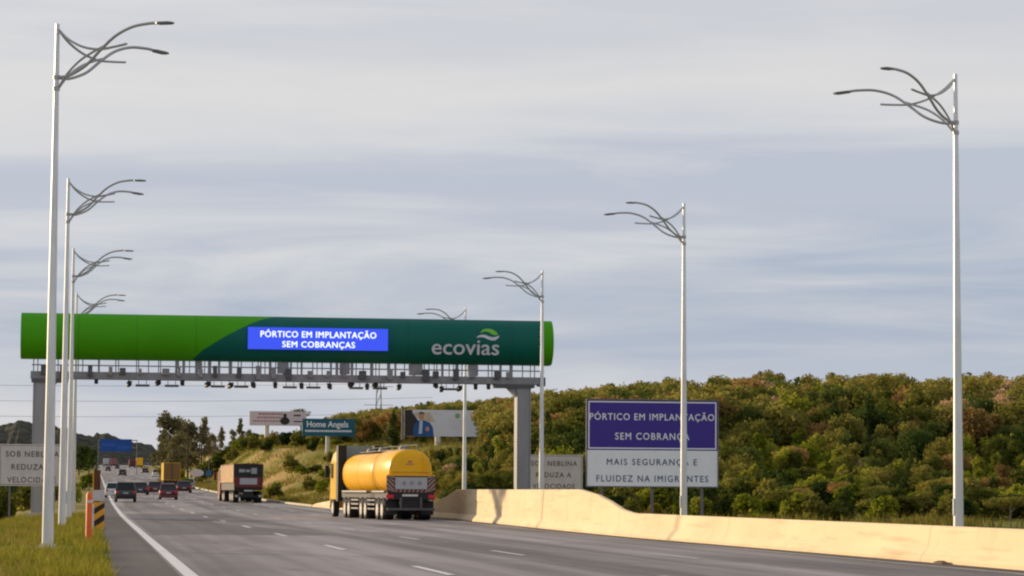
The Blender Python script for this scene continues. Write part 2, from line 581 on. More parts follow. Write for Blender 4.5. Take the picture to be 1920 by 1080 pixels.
# ground sheet
def ground():
    left = [-2500, -1200, -600, -300, -150, -80, -50, -35, -25, -18, -13, -9, -6, -4.5, -3.4, -2.6, -2.0, -1.4, -0.8, -0.2, 0.3]
    right = [0.0, 0.4, 0.9, 1.6, 2.4, 3.4, 4.6, 6, 8, 10, 12, 14.5, 17, 20, 24, 28, 33, 38, 44, 50, 58, 66, 76, 88, 102, 120, 150, 200, 300,
             600, 1200, 2500]
    ys = list(np.arange(-30, 60, 6.0)) + list(np.arange(60, 360, 5.0)) + list(np.arange(360, 700, 10.0)) + list(np.arange(700, 1500, 40.0)) + [1700, 2200, 3000, 4000]
    vs, fs = [], []
    nx = len(left) + len(right)
    for y in ys:
        e = edge(y)
        for x in left:
            vs.append((x, y, land(x, y) - (0.02 if x > 0 else 0)))
        for u in right:
            x = e + u
            vs.append((x, y, land(x, y) - (0.02 if u < 0.1 else 0)))
    for j in range(len(ys) - 1):
        for i in range(nx - 1):
            if i == len(left) - 1:
                pass
            fs.append((j * nx + i, j * nx + i + 1, (j + 1) * nx + i + 1, (j + 1) * nx + i))
    m = bpy.data.materials.new('soil and grass')
    m.use_nodes = True
    nt = m.node_tree
    b = nt.nodes['Principled BSDF']
    b.inputs['Roughness'].default_value = 0.95
    b.inputs['Specular IOR Level'].default_value = 0.1
    t = nt.nodes.new('ShaderNodeTexCoord')

    def noise(sc, det=6, st=(1, 1, 1)):
        mp = nt.nodes.new('ShaderNodeMapping')
        mp.inputs['Scale'].default_value = st
        n = nt.nodes.new('ShaderNodeTexNoise')
        n.inputs['Scale'].default_value = sc
        n.inputs['Detail'].default_value = det
        n.inputs['Roughness'].default_value = 0.65
        nt.links.new(t.outputs['Object'], mp.inputs[0])
        nt.links.new(mp.outputs[0], n.inputs[0])
        return n

    def ramp(src, stops):
        r = nt.nodes.new('ShaderNodeValToRGB')
        r.color_ramp.elements[0].position = stops[0][0]
        r.color_ramp.elements[0].color = (*stops[0][1], 1)
        r.color_ramp.elements[1].position = stops[-1][0]
        r.color_ramp.elements[1].color = (*stops[-1][1], 1)
        for p, c in stops[1:-1]:
            e = r.color_ramp.elements.new(p)
            e.color = (*c, 1)
        nt.links.new(src, r.inputs[0])
        return r
    dry = ramp(noise(0.10, 9, (1, 0.45, 1)).outputs['Fac'], [(0.30, (0.11, 0.105, 0.020)), (0.47, (0.20, 0.185, 0.035)), (0.55, (0.34, 0.23, 0.08)),
                                               (0.62, (0.42, 0.26, 0.10)), (0.74, (0.24, 0.20, 0.045))])
    green = ramp(noise(0.5, 8).outputs['Fac'], [(0.3, (0.075, 0.085, 0.012)), (0.5, (0.15, 0.145, 0.022)), (0.7, (0.24, 0.19, 0.045))])
    at = nt.nodes.new('ShaderNodeAttribute')
    at.attribute_name = 'cover'
    mx = nt.nodes.new('ShaderNodeMixRGB')
    nt.links.new(at.outputs['Fac'], mx.inputs[0])
    nt.links.new(green.outputs[0], mx.inputs[1])
    nt.links.new(dry.outputs[0], mx.inputs[2])
    nt.links.new(mx.outputs[0], b.inputs['Base Color'])
    mb = MB()
    mb.add(vs, fs)
    o = mb.build('ground', m)
    for p in o.data.polygons:
        if p.normal.z < 0:
            p.flip()
    o.data.polygons.foreach_set('use_smooth', [True] * len(o.data.polygons))
    a = o.data.attributes.new('cover', 'FLOAT', 'POINT')
    val = []
    for x, y, z in vs:
        e = edge(y)
        d = 0.0
        if x > e:
            d = max(sst(150, 230, y) * (1 - 0.85 * sst(8, 14, x - e) * (1 - sst(320, 380, y))), 0.9 * (1 - sst(5, 9, x - e)))
        elif -9 < x < 0.2:
            d = 0.85 if 60 < y < 70 else 0.45
        val.append(d)
    a.data.foreach_set('value', val)
    return struct(o)


ground()


def strip(name, m, xa, xb, y0, y1, dz, step=5.0, parent=None):
    ys = list(np.arange(y0, y1, step)) + [y1]
    vs, fs = [], []
    fa = xa if callable(xa) else (lambda y: xa)
    fb = xb if callable(xb) else (lambda y: xb)
    for y in ys:
        a, b_ = fa(y), fb(y)
        z = zr(y) + dz
        n = 5 if b_ - a > 3 else 2
        for k in range(n):
            vs.append((a + (b_ - a) * k / (n - 1), y, z))
    fs = [(j * n + i, j * n + i + 1, (j + 1) * n + i + 1, (j + 1) * n + i) for j in range(len(ys) - 1) for i in range(n - 1)]
    mb = MB()
    mb.add(vs, fs)
    o = mb.build(name, m, parent)
    for p in o.data.polygons:
        if p.normal.z < 0:
            p.flip()
    return o


def asphalt(name, lo, hi):
    m = bpy.data.materials.new(name)
    m.use_nodes = True
    nt = m.node_tree
    b = nt.nodes['Principled BSDF']
    b.inputs['Roughness'].default_value = 0.82
    b.inputs['Specular IOR Level'].default_value = 0.35
    t = nt.nodes.new('ShaderNodeTexCoord')
    outs = []
    for sc, st, det in ((1.0, (0.95, 0.012, 1), 6), (1.0, (0.25, 0.05, 1), 6), (30.0, (1, 1, 1), 3)):
        mp = nt.nodes.new('ShaderNodeMapping')
        mp.inputs['Scale'].default_value = st
        n = nt.nodes.new('ShaderNodeTexNoise')
        n.inputs['Scale'].default_value = sc
        n.inputs['Detail'].default_value = det
        nt.links.new(t.outputs['Object'], mp.inputs[0])
        nt.links.new(mp.outputs[0], n.inputs[0])
        outs.append(n.outputs['Fac'])
    a1 = nt.nodes.new('ShaderNodeMath')
    a1.operation = 'MULTIPLY_ADD'
    a1.inputs[1].default_value = 0.5
    nt.links.new(outs[0], a1.inputs[0])
    a2 = nt.nodes.new('ShaderNodeMath')
    a2.operation = 'MULTIPLY_ADD'
    a2.inputs[1].default_value = 0.35
    nt.links.new(outs[1], a2.inputs[0])
    a3 = nt.nodes.new('ShaderNodeMath')
    a3.operation = 'MULTIPLY'
    a3.inputs[1].default_value = 0.15
    nt.links.new(outs[2], a3.inputs[0])
    nt.links.new(a3.outputs[0], a2.inputs[2])
    nt.links.new(a2.outputs[0], a1.inputs[2])
    r = nt.nodes.new('ShaderNodeValToRGB')
    r.color_ramp.elements[0].position = 0.41
    r.color_ramp.elements[0].color = (*lo, 1)
    r.color_ramp.elements[1].position = 0.59
    r.color_ramp.elements[1].color = (*hi, 1)
    nt.links.new(a1.outputs[0], r.inputs[0])
    nt.links.new(r.outputs[0], b.inputs['Base Color'])
    return m


road_mat = asphalt('asphalt', (0.095, 0.084, 0.090), (0.285, 0.255, 0.262))
patch_mat = asphalt('newer asphalt', (0.075, 0.070, 0.080), (0.130, 0.120, 0.132))
shoulder_mat = asphalt('shoulder asphalt', (0.042, 0.036, 0.036), (0.085, 0.073, 0.071))
stain(road_mat, (0.045, 0.041, 0.042), 1.0, (1.7, 0.07, 1.0), 0.60, 0.78, 0.55)      # oil drips and rubber
stain(road_mat, (0.06, 0.056, 0.06), 1.0, (0.35, 0.05, 1.0), 0.56, 0.62, 0.35)       # resurfaced patches
struct(strip('road', road_mat, 1.45, lambda y: edge(y) - 0.25, -30, 1420, 0.0))
struct(strip('shoulder', shoulder_mat, lambda y: 0.32 + 0.06 * math.sin(y * 0.5), 1.45, -30, 1420, 0.0, 2.0))
struct(strip('asphalt_patch', patch_mat, 1.9, lambda y: 6.6 + 1.2 * math.sin(y * 0.09), 87, 160, 0.004))
struct(strip('edge_line', paint_white, 1.50, 1.74, -30, 1400, 0.008))
struct(strip('gutter', shoulder_mat, lambda y: edge(y) - 0.72 + 0.1 * math.sin(y * 0.3), lambda y: edge(y) - 0.21, -30, 400, 0.006, 3.0))
struct(strip('edge_line', paint_worn, lambda y: edge(y) - 1.15, lambda y: edge(y) - 1.0, -30, 1200, 0.008))
mb = MB()
for lx, ph, L in ((6.05, 47.9, 5.4), (9.6, 62.0, 5.0), (13.0, 59.3, 5.0)):
    k = -4
    while ph + k * 19.7 < 700:
        y = ph + k * 19.7
        if y > 10:
            xx = min(lx, edge(y) - 2.5) if lx > 12 else lx
            w = 0.075
            mb.add([(xx - w, y - L / 2, zr(y - L / 2) + 0.009), (xx + w, y - L / 2, zr(y - L / 2) + 0.009),
                    (xx + w, y + L / 2, zr(y + L / 2) + 0.009), (xx - w, y + L / 2, zr(y + L / 2) + 0.009)], [(0, 1, 2, 3)], 0 if lx < 7 else 1)
        k += 1
paint_mid = mat('used road paint', (0.50, 0.48, 0.48), 0.7, 0, 0.25, 3)
struct(mb.build('lane_marking', [paint_white, paint_mid]))
# a low kerb where the road narrows beyond the gantry
mb = MB()
pv = []
for y in np.arange(206, 520, 6.0):
    e = edge(y)
    z = zr(y)
    pv.append([(e - 0.25, y, z - 0.1), (e - 0.22, y, z + 0.14), (e + 0.05, y, z + 0.15), (e + 0.08, y, z - 0.1)])
mb.loft(pv)
struct(mb.build('kerb', kerb_mat))


# far hills (ridge with real depth), beyond the road's crest
def hills():
    mb = MB()
    xs = np.concatenate([np.arange(-1500, -160, 16.0), np.arange(-160, 180, 3.0), np.arange(180, 700, 16.0)])
    prof = np.interp(xs, [-1500, -700, -300, -130, -75, -40, -20, -3, 12, 27, 40, 51, 90, 160, 400, 700],
                     [60, 70, 62, 54, 53.5, 55, 51, 47, 45, 41, 38.5, 36, 34, 32, 25, 10])
    vs, fs = [], []
    rows = [(-320, 0.10), (-220, 0.30), (-120, 0.62), (-50, 0.90), (0, 1.0), (60, 0.96), (200, 0.7), (420, 0.0)]
    for dy, k in rows:
        for i, x in enumerate(xs):
            j = 1.6 * math.sin(x * 0.19 + dy) + 1.2 * math.sin(x * 0.071) + rng.normal() * 0.75 + 1.1 * abs(math.sin(x * 0.45 + dy * .3) * math.sin(x * 0.23))
            vs.append((x, 2200 + dy + 20 * math.sin(x * 0.02), prof[i] * k + j * (1 if k > 0.2 else 0)))
    n = len(xs)
    for r_ in range(len(rows) - 1):
        for i in range(n - 1):
            fs.append((r_ * n + i, r_ * n + i + 1, (r_ + 1) * n + i + 1, (r_ + 1) * n + i))
    mb.add(vs, fs)
    m = mat('distant wooded hill', (0.080, 0.076, 0.060), 0.95, 0, 0.55, 0.08, spec=0.0)
    o = mb.build('hills', m)
    for p in o.data.polygons:
        if p.normal.z < 0:
            p.flip()
    return struct(o)


hills()


# ------------------------------------------------------------------ street lamps
def bez(pts, n=6):
    """smooth curve through the points (Catmull-Rom)"""
    P = [Vector(p) for p in pts]
    P = [P[0] * 2 - P[1]] + P + [P[-1] * 2 - P[-2]]
    out = []
    for i in range(1, len(P) - 2):
        for k in range(n):
            t = k / n
            out.append(0.5 * ((2 * P[i]) + (P[i + 1] - P[i - 1]) * t + (2 * P[i - 1] - 5 * P[i] + 4 * P[i + 1] - P[i + 2]) * t * t +
                              (3 * P[i] - P[i - 1] - 3 * P[i + 1] + P[i + 2]) * t ** 3))
    out.append(P[-2])
    return out


LAMP_H = 12.6


def make_lamp(label, loc, rz):
    t = thing('street_lamp', label, 'street lamp', loc, rz, 'twin arm street lamps along the road')
    mb = MB()
    mb.tube([(0, 0, -0.4), (0, 0, 0.0), (0, 0, 4), (0, 0, 8), (0, 0, LAMP_H)], [0.142, 0.142, 0.114, 0.087, 0.052], 14)
    mb.build('pole', galv, t, True)
    mb = MB()
    mb.box(-0.21, 0.21, -0.21, 0.21, 0.0, 0.035)
    for sx in (-1, 1):
        for sy in (-1, 1):
            mb.cyl((sx * 0.165, sy * 0.165, 0), 'z', 0.022, 0.035, 0.10, 8)
    mb.build('base_plate', galv, t)
    MB().box(0.05, 0.145, -0.06, 0.06, 0.9, 1.35, 0, 0.015).build('hatch', galv_arm, t)
    for z in (-1.30, -1.57):
        MB().cyl((0, 0, LAMP_H + z), 'z', 0.085, -0.05, 0.05, 12).build('collar', galv_arm, t, True)
    for s in (-1, 1):
        a = R(40) * s
        ca, sa = math.cos(a), math.sin(a)
        P = lambda r, z: (r * ca, r * sa, LAMP_H + z)
        mb = MB()
        mb.tube(bez([P(0.05, -1.30), P(0.4, -1.28), P(0.9, -1.08), P(1.35, -0.74), P(1.8, -0.44), P(2.3, -0.27), P(2.8, -0.23), P(3.05, -0.24)]),
                0.037, 7)
        mb.tube(bez([P(0.05, -1.57), P(0.35, -1.22), P(0.75, -0.93), P(1.2, -0.74), P(1.5, -0.64)]), 0.030, 6)
        arm = mb.build('arm', galv_arm, t, True)
        mb = MB()
        mb.tube(bez([P(0.04, -0.14), P(0.35, -0.40), P(0.8, -0.62), P(1.3, -0.72), P(1.75, -0.70), P(2.15, -0.66)]), 0.030, 6)
        mb.build('brace', galv_arm, t, True)
        mb = MB()
        e1, e2 = Vector(P(3.02, -0.24)), Vector(P(3.58, -0.27))
        d = (e2 - e1).normalized()
        w = Vector((-sa, ca, 0))
        u = Vector((0, 0, 1))
        rings = []
        for q, ww, hh in ((0, 0.04, 0.026), (0.08, 0.08, 0.036), (0.40, 0.09, 0.036), (0.50, 0.06, 0.022)):
            c = e1 + d * q
            rings.append([c + w * ww - u * hh, c + w * ww + u * hh * 0.6, c - w * ww + u * hh * 0.6, c - w * ww - u * hh])
        mb.loft(rings)
        mb.build('lamp_head', lamp_dark, t)
    return t


lamp0 = make_lamp('tallest looking steel lamp of the left verge, nearest the camera in the grass', (-1.05, 64.6, 0.02), 0)
for y, x, lab in ((96.9, -1.08, 'second tall lamp of the left verge, just behind the nearest left lamp'),
                  (125.0, -1.10, 'third tall lamp of the left verge, in front of the bright green gantry end'),
                  (153.5, -1.12, 'last lamp of the left verge, its arms peeping over the bright green gantry top')):
    dup(lamp0, (x, y, zr(y) + 0.02), 0, lab)
for y, x, lab in ((67.6, 22.45, 'tallest lamp behind the cream barrier, far right before the forest'),
                  (100.0, 22.3, 'lamp whose pole crosses in front of the violet blue roadside sign'),
                  (132.0, 22.15, 'lamp whose pole crosses the right green end of the gantry'),
                  (160.5, 22.2, 'farthest right lamp, its top half hidden behind the ecovias part of the gantry')):
    dup(lamp0, (x, y, zr(y) - 0.02), PI, lab)


# ------------------------------------------------------------------ the toll gantry
def gantry():
    t = thing('toll_gantry', 'steel motorway gantry with a long bulging green board and blue lit message', 'gantry', (0, 142, 0))
    Z0, Z1 = 8.28, 10.66
    prof = []   # (y, z): bulging front

    def yf(z):
        k = (z - (Z0 + Z1) / 2) / ((Z1 - Z0) / 2)
        return -0.20 - 1.10 * math.sqrt(max(0.0, 1 - 0.90 * k * k))
    zs = [Z0 + (Z1 - Z0) * i / 14 for i in range(15)]
    xl = lambda z: float(np.interp(z, [8.28, 8.8, 9.5, 10.1, 10.45, 10.66], [5.0, 5.55, 6.65, 7.75, 8.55, 9.3]))

    def cover(xa, xb, n):
        mb = MB()
        vs, fs = [], []
        for z in zs:
            a = xa(z) if callable(xa) else xa
            b = xb(z) if callable(xb) else xb
            for i in range(n + 1):
                vs.append((a + (b - a) * i / n, yf(z), z))
        for j in range(len(zs) - 1):
            for i in range(n):
                fs.append((j * (n + 1) + i, j * (n + 1) + i + 1, (j + 1) * (n + 1) + i + 1, (j + 1) * (n + 1) + i))
        mb.add(vs, fs)
        return mb
    for nm, a, b, m in (('cladding', -3.88, xl, green_bright), ('cladding', xl, 23.66, green_dark), ('cladding', 23.66, 24.25, green_bright)):
        o = cover(a, b, 8).build(nm, m, t)
        o.data.polygons.foreach_set('use_smooth', [True] * len(o.data.polygons))
        for p in o.data.polygons:
            if p.normal.y > 0:
                p.flip()
        o['label'] = {green_dark: 'deep teal green middle of the board'}.get(m, 'bright green end of the board')
    for x in (-0.9, 2.1, 5.2, 16.4, 20.1, 22.0):     # sheet joints
        mb = MB()
        zz = [z for z in zs if x < xl(z) - 0.05] if x < 9.3 else zs
        if len(zz) > 2:
            mb.loft([[(x - 0.012, yf(z) + 0.01, z), (x + 0.012, yf(z) + 0.01, z), (x + 0.012, yf(z) - 0.007, z), (x - 0.012, yf(z) - 0.007, z)] for z in zz])
            mb.build('sheet_seam', green_seam if x < 9.3 else green_dark_seam, t)
    mb = MB()   # back, top, bottom and ends of the housing
    ring = [(yf(z) + 0.012, z) for z in zs]
    mb.prism_x([(y, z) for y, z in ring] + [(0.45, Z1), (0.45, Z0)], -3.872, 24.242)
    mb.build('housing', green_bright, t)
    # lit message
    scr = MB().box(7.9, 15.3, -1.42, -1.20, 8.89, 10.04).build('message_screen', led_blue, t)
    lettering('lettering', 'PÓRTICO EM IMPLANTAÇÃO', 8.55, 14.68, 9.53, 9.87, -1.425, led_white, scr, 0.022, 1.1)
    lettering('lettering', 'SEM COBRANÇAS', 9.70, 13.55, 9.01, 9.34, -1.425, led_white, scr, 0.022, 1.1)
    # logo
    lg = lettering('logo', 'ecovias', 17.66, 21.30, 8.76, 9.52, 0, logo_white, t, 0.012, 1.0, lambda z: -1.345 + (9.52 - z) * 0.20)

    def swoosh(pts, m, nm, off):
        mb = MB()
        a = [(x, yf(z) - off, z) for x, z in pts]
        n = len(a) // 2
        mb.add(a, [(i, i + 1, 2 * n - 2 - i, 2 * n - 1 - i) for i in range(n - 1)])
        o = mb.build(nm, m, lg)
        for p in o.data.polygons:
            if p.normal.y > 0:
                p.flip()
    X = lambda px: 17.66 + (px - 804) / 126 * 3.64
    Zz = lambda py: 9.52 - (py - 641) * 0.0284
    top = [(895, 625), (899, 620.5), (905, 618.3), (912, 618.4), (919, 620.5), (924, 624), (927.5, 629)]
    bot = [(895, 627), (900, 624.5), (906, 623.8), (911, 625.5), (915, 628.5), (920, 630.5), (926, 630.5)]
    swoosh([(X(a), Zz(b)) for a, b in top] + [(X(a), Zz(b)) for a, b in reversed(bot)], logo_green, 'leaf_mark', 0.012)
    top = [(887, 635), (892, 631.5), (898, 630), (904, 630.5), (910, 633), (917, 634.8), (924, 633.5), (930, 631)]
    bot = [(888, 636), (893, 634.8), (899, 634.8), (904, 636.5), (909, 639), (916, 641), (923, 640), (928, 636)]
    swoosh([(X(a), Zz(b)) for a, b in top] + [(X(a), Zz(b)) for a, b in reversed(bot)], logo_white, 'wave_mark', 0.012)
    # columns
    for cx, lab in ((-2.83, 'left column'), (22.78, 'right column')):
        mb = MB()
        h = 0.31
        mb.loft([[(cx - h, -0.45, z), (cx + h, -0.45, z), (cx + h, 0.45, z), (cx - h, 0.45, z)] for z in (-3.0, 7.24)])
        for s in (-1, 1):
            mb.box(cx + s * (h + 0.035) - 0.03, cx + s * (h + 0.035) + 0.03, -0.5, 0.5, -3.0, 7.24)
        sgn = 1 if cx < 0 else -1
        mb.prism_y([(cx + sgn * 0.385, 7.24), (cx + sgn * 1.05, 7.24), (cx + sgn * 0.385, 6.55)], -0.36, 0.36)
        c = mb.build('column', column_steel, t)
        mb = MB().box(cx - 0.6, cx + 0.6, -0.7, 0.7, -0.1, 0.25)
        mb.build('footing', kerb_mat, c)
    # beam: two chords, web and lattice, end brackets
    mb = MB()
    mb.box(-3.35, 23.6, -0.50, -0.30, 7.24, 7.62)
    mb.box(-3.35, 23.6, 0.30, 0.50, 7.24, 7.62)
    for i in range(19):
        x = -3.1 + i * 1.47
        mb.box(x - 0.05, x + 0.05, -0.3, 0.3, 7.3, 7.42)
    mb.box(-3.35, 23.6, -0.30, 0.30, 7.55, 7.60)
    mb.build('beam', grey_steel, t)
    for q in ((21.2, 23.35, -0.56, 0.56, 7.05, 7.236), (-3.3, -1.4, -0.56, 0.56, 7.05, 7.236), (23.603, 23.95, -0.45, 0.45, 7.15, 7.62)):
        MB().box(*q).build('bracket', dark_steel, t)
    # catwalk rail and hangers between beam and board
    mb = MB()
    x = -3.2
    while x < 23.9:
        w = 0.028 if rng.random() < 0.6 else rng.uniform(0.05, 0.10)
        mb.box(x - w, x + w, -0.42, -0.36, 7.62, 8.3)
        x += rng.uniform(0.18, 0.6) if 4 < x < 20 else rng.uniform(0.5, 1.1)
    for i in range(26):
        x = -3.0 + i * 1.05
        mb.box(x - 0.025, x + 0.025, 0.34, 0.39, 7.62, 8.3)
    mb.box(-3.3, 23.9, -0.40, -0.37, 7.92, 7.96)
    mb.box(-3.3, 23.9, 0.35, 0.38, 7.98, 8.02)
    mb.build('catwalk_railing', grey_steel, t)
    for i in range(26):
        x = -2.4 + i * 0.98 + rng.uniform(-.3, .3)
        w, hh = rng.uniform(0.08, 0.20), rng.uniform(0.16, 0.42)
        MB().box(x - w, x + w, -0.72, -0.52, 7.30 + rng.uniform(0, .25), 7.62 + hh, 0, 0.02).build('equipment_box', dark_steel if rng.random() < .35 else grey_steel, t)
    for x, w in ((5.4, 0.32), (9.85, 0.55), (13.1, 0.55), (16.9, 0.75), (20.0, 0.55)):
        mb = MB().box(x - w / 2, x + w / 2, -0.55, -0.43, 7.65, 8.24, 0, 0.03)
        mb.build('control_cabinet', grey_steel, t)
    # antennas hang as flat plates, cameras as small hooded boxes on brackets
    ant = MB().box(-0.37, 0.37, -0.22, 0.22, -0.055, 0.055, 0, 0.02)
    ant.tube([(-0.2, 0, 0.05), (-0.2, 0, 0.26)], 0.018, 6)
    ant.tube([(0.2, 0, 0.05), (0.2, 0, 0.26)], 0.018, 6)
    a0 = None
    for x in (2.46, 3.99, 6.41, 7.65, 10.22, 11.47, 13.75, 15.04, 18.8):
        if a0 is None:
            a0 = ant.build('toll_antenna', dark_steel, t, False, (x, -0.15, 6.94))
        else:
            o = a0.copy()
            COL.objects.link(o)
            o.parent = t
            o.location = (x, -0.15, 6.94)
    cm = MB().box(-0.10, 0.10, -0.28, 0.16, -0.10, 0.10, 0, 0.03)
    cm.box(-0.115, 0.115, -0.34, 0.10, 0.103, 0.122)
    cm.cyl((0, -0.3, 0), 'y', 0.075, -0.05, 0.0, 10)
    cm.tube([(0, 0, 0.10), (0, 0.0, 0.34)], 0.025, 6)
    c0 = None
    for x, z in ((0.05, 7.10), (1.75, 6.98), (3.25, 7.05), (4.55, 7.08), (5.85, 7.0), (7.05, 6.96), (8.3, 7.0), (9.45, 7.0), (10.85, 6.98), (12.35, 6.98),
                 (13.45, 7.1), (14.35, 6.98), (14.75, 7.06), (16.05, 6.98), (18.05, 7.10), (18.35, 6.9), (19.3, 6.95), (20.2, 7.06), (20.9, 7.08)):
        if c0 is None:
            c0 = cm.build('camera', black_plastic, t, False, (x, -0.1, z))
        else:
            o = c0.copy()
            COL.objects.link(o)
            o.parent = t
            o.location = (x, -0.1, z)
            o.rotation_euler = (R(-12), 0, R(rng.uniform(-25, 25)))


gantry()


# ------------------------------------------------------------------ roadside signs
def frame(x0, x1, z0, z1, w, y0, y1, m, parent, name='frame'):
    mb = MB()
    mb.box(x0, x1, y0, y1, z1 - w, z1)
    mb.box(x0, x1, y0, y1, z0, z0 + w)
    mb.box(x0, x0 + w, y0, y1, z0 + w, z1 - w)
    mb.box(x1 - w, x1, y0, y1, z0 + w, z1 - w)
    return mb.build(name, m, parent)


def info_sign():
    t = thing('road_sign', 'large two part sign, violet blue over white, behind the cream barrier', 'road sign', (21.82, 118, 0))
    W = 6.1
    up_ = MB().box(0.03, W - 0.03, -0.02, 0.02, 3.37, 5.62).build('upper_panel', sign_blue, t)
    lo_ = MB().box(0.03, W - 0.03, -0.02, 0.02, 1.74, 3.36).build('lower_panel', sign_white, t)
    frame(0, W, 1.70, 5.66, 0.05, -0.05, 0.03, post_steel, t)
    frame(0.10, W - 0.10, 3.42, 5.56, 0.055, -0.026, -0.019, letter_white, up_, 'border')
    lettering('lettering', 'PÓRTICO EM IMPLANTAÇÃO', 0.16, W - 0.2, 4.72, 5.03, -0.025, letter_white, up_, 0.012, 1.15)
    lettering('lettering', 'SEM COBRANÇA', 1.33, 4.75, 3.84, 4.16, -0.025, letter_white, up_, 0.012, 1.2)
    lettering('lettering', 'MAIS SEGURANÇA E', 0.95, 5.10, 2.70, 2.99, -0.025, letter_navy, lo_, 0.012, 1.25)
    lettering('lettering', 'FLUIDEZ NA IMIGRANTES', 0.48, 5.62, 1.95, 2.25, -0.025, letter_navy, lo_, 0.012, 1.25)
    for x in (0.75, 3.05, 5.35):
        MB().box(x - 0.06, x + 0.06, 0.035, 0.15, -0.3, 5.5).build('post', post_steel, t)


info_sign()


def fog_sign(label, x, y, z, lines=True):
    t = thing('road_sign', label, 'road sign', (x, y, z), 0, 'white fog warning signs')
    W, H0, H1 = 3.3, 1.45, 3.55
    p = MB().box(0, W, -0.02, 0.02, H0, H1).build('panel', sign_grey, t)
    frame(0.06, W - 0.06, H0 + 0.06, H1 - 0.06, 0.025, -0.026, -0.019, post_steel, p, 'border')
    lettering('lettering', 'SOB NEBLINA', 0.32, W - 0.32, 2.92, 3.21, -0.026, letter_brown, p, 0.014, 1.2)
    lettering('lettering', 'REDUZA A', 0.62, W - 0.66, 2.27, 2.56, -0.026, letter_brown, p, 0.014, 1.2)
    lettering('lettering', 'VELOCIDADE', 0.42, W - 0.44, 1.62, 1.91, -0.026, letter_brown, p, 0.014, 1.2)
    for px in (0.55, W - 0.55):
        MB().box(px - 0.05, px + 0.05, 0.03, 0.13, -2.2, 3.5).build('post', post_steel, t)
    return t


f0 = fog_sign('grey white fog warning sign in the left verge behind the nearest lamp', -4.72, 137, 0.17)
dup(f0, (24.25, 150, 0.05), 0, 'grey white fog warning sign beside the violet blue sign, half hidden by the barrier')


# ------------------------------------------------------------------ concrete barrier
def barrier():
    t = thing('concrete_barrier', 'long cream yellow concrete barrier along the road, stepping up towards the gantry', 'barrier')
    hts = lambda y: float(np.interp(y, [-50, 86, 88, 90.5, 93, 97, 140, 143, 150, 195, 206], [0.76, 0.77, 0.88, 1.15, 1.36, 1.55, 1.58, 1.2, 0.72, 0.6, 0.25]))
    cuts = [-12, 24, 54.8, 85.0, 112.5, 143.5, 176, 206]
    for a, b in zip(cuts[:-1], cuts[1:]):
        ys = [y for y in list(np.arange(a, b, 3.0)) + list(np.arange(85, 98.5, 0.8)) if a + 0.02 <= y < b - 0.02]
        ys = sorted(set([a + 0.012] + ys + [b - 0.012]))
        rings = []
        for y in ys:
            e = edge(y)
            z = zr(y)
            h = hts(y)
            wob = 0.006 * math.sin(y * 1.7)
            k = 0.33 if h > 0.5 else 0.2
            rings.append([(e - 0.20, y, z - 0.1), (e - 0.20, y, z + 0.08), (e - 0.02 + wob, y, z + k), (e + 0.05 + wob, y, z + h - 0.03), (e + 0.08, y, z + h),
                          (e + 0.22, y, z + h), (e + 0.25, y, z + h - 0.03), (e + 0.32, y, z + k), (e + 0.5, y, z + 0.08), (e + 0.5, y, z - 0.1)])
        mb = MB()
        mb.loft(rings)
        mb.build('barrier_section', concrete_yellow, t)


barrier()
mb = MB()
vs = []
for i in range(9):
    a = 2 * PI * i / 9
    vs.append((0.17 * math.cos(a) * rng.uniform(.7, 1.1), 0.34 * math.sin(a) * rng.uniform(.7, 1.1)))
mb.loft([[(x * k, y * k, z) for x, y in vs] for z, k in ((0.0, 1.0), (0.045, 0.8), (0.075, 0.35))])
tag(mb.build('soil_clump', bark, None, False, (17.20, 52.9, 0.0)), 'small brown clump of soil lying at the foot of the cream barrier', 'soil')


# ------------------------------------------------------------------ wheels and vehicles
def wheel(parent, x, y, r, w, name='wheel', dual=False, n=18):
    """axle along x; x is the outer face, w > 0 grows to +x"""
    mb = MB()
    s = 1 if w > 0 else -1
    aw = abs(w)
    prof = [(0.0, r * 0.60), (0.0, r * 0.93), (aw * 0.12, r), (aw * 0.88, r), (aw, r * 0.93), (aw, r * 0.6)]
    rings = [[(x + s * a, y + q * math.cos(2 * PI * k / n), r + q * math.sin(2 * PI * k / n)) for k in range(n)] for a, q in prof]
    mb.loft(rings)
    o = mb.build(name, rubber, parent, True)
    mb = MB()
    rr = r * 0.61
    prof = [(-0.006, rr), (0.03, rr * 0.85), (0.05, rr * 0.45), (0.0, rr * 0.38), (-0.01, rr * 0.2)]
    rings = [[(x + s * a, y + q * math.cos(2 * PI * k / n), r + q * math.sin(2 * PI * k / n)) for k in range(n)] for a, q in prof]
    mb.loft(rings)
    mb.build('rim', rim_mat, o, True)
    return o


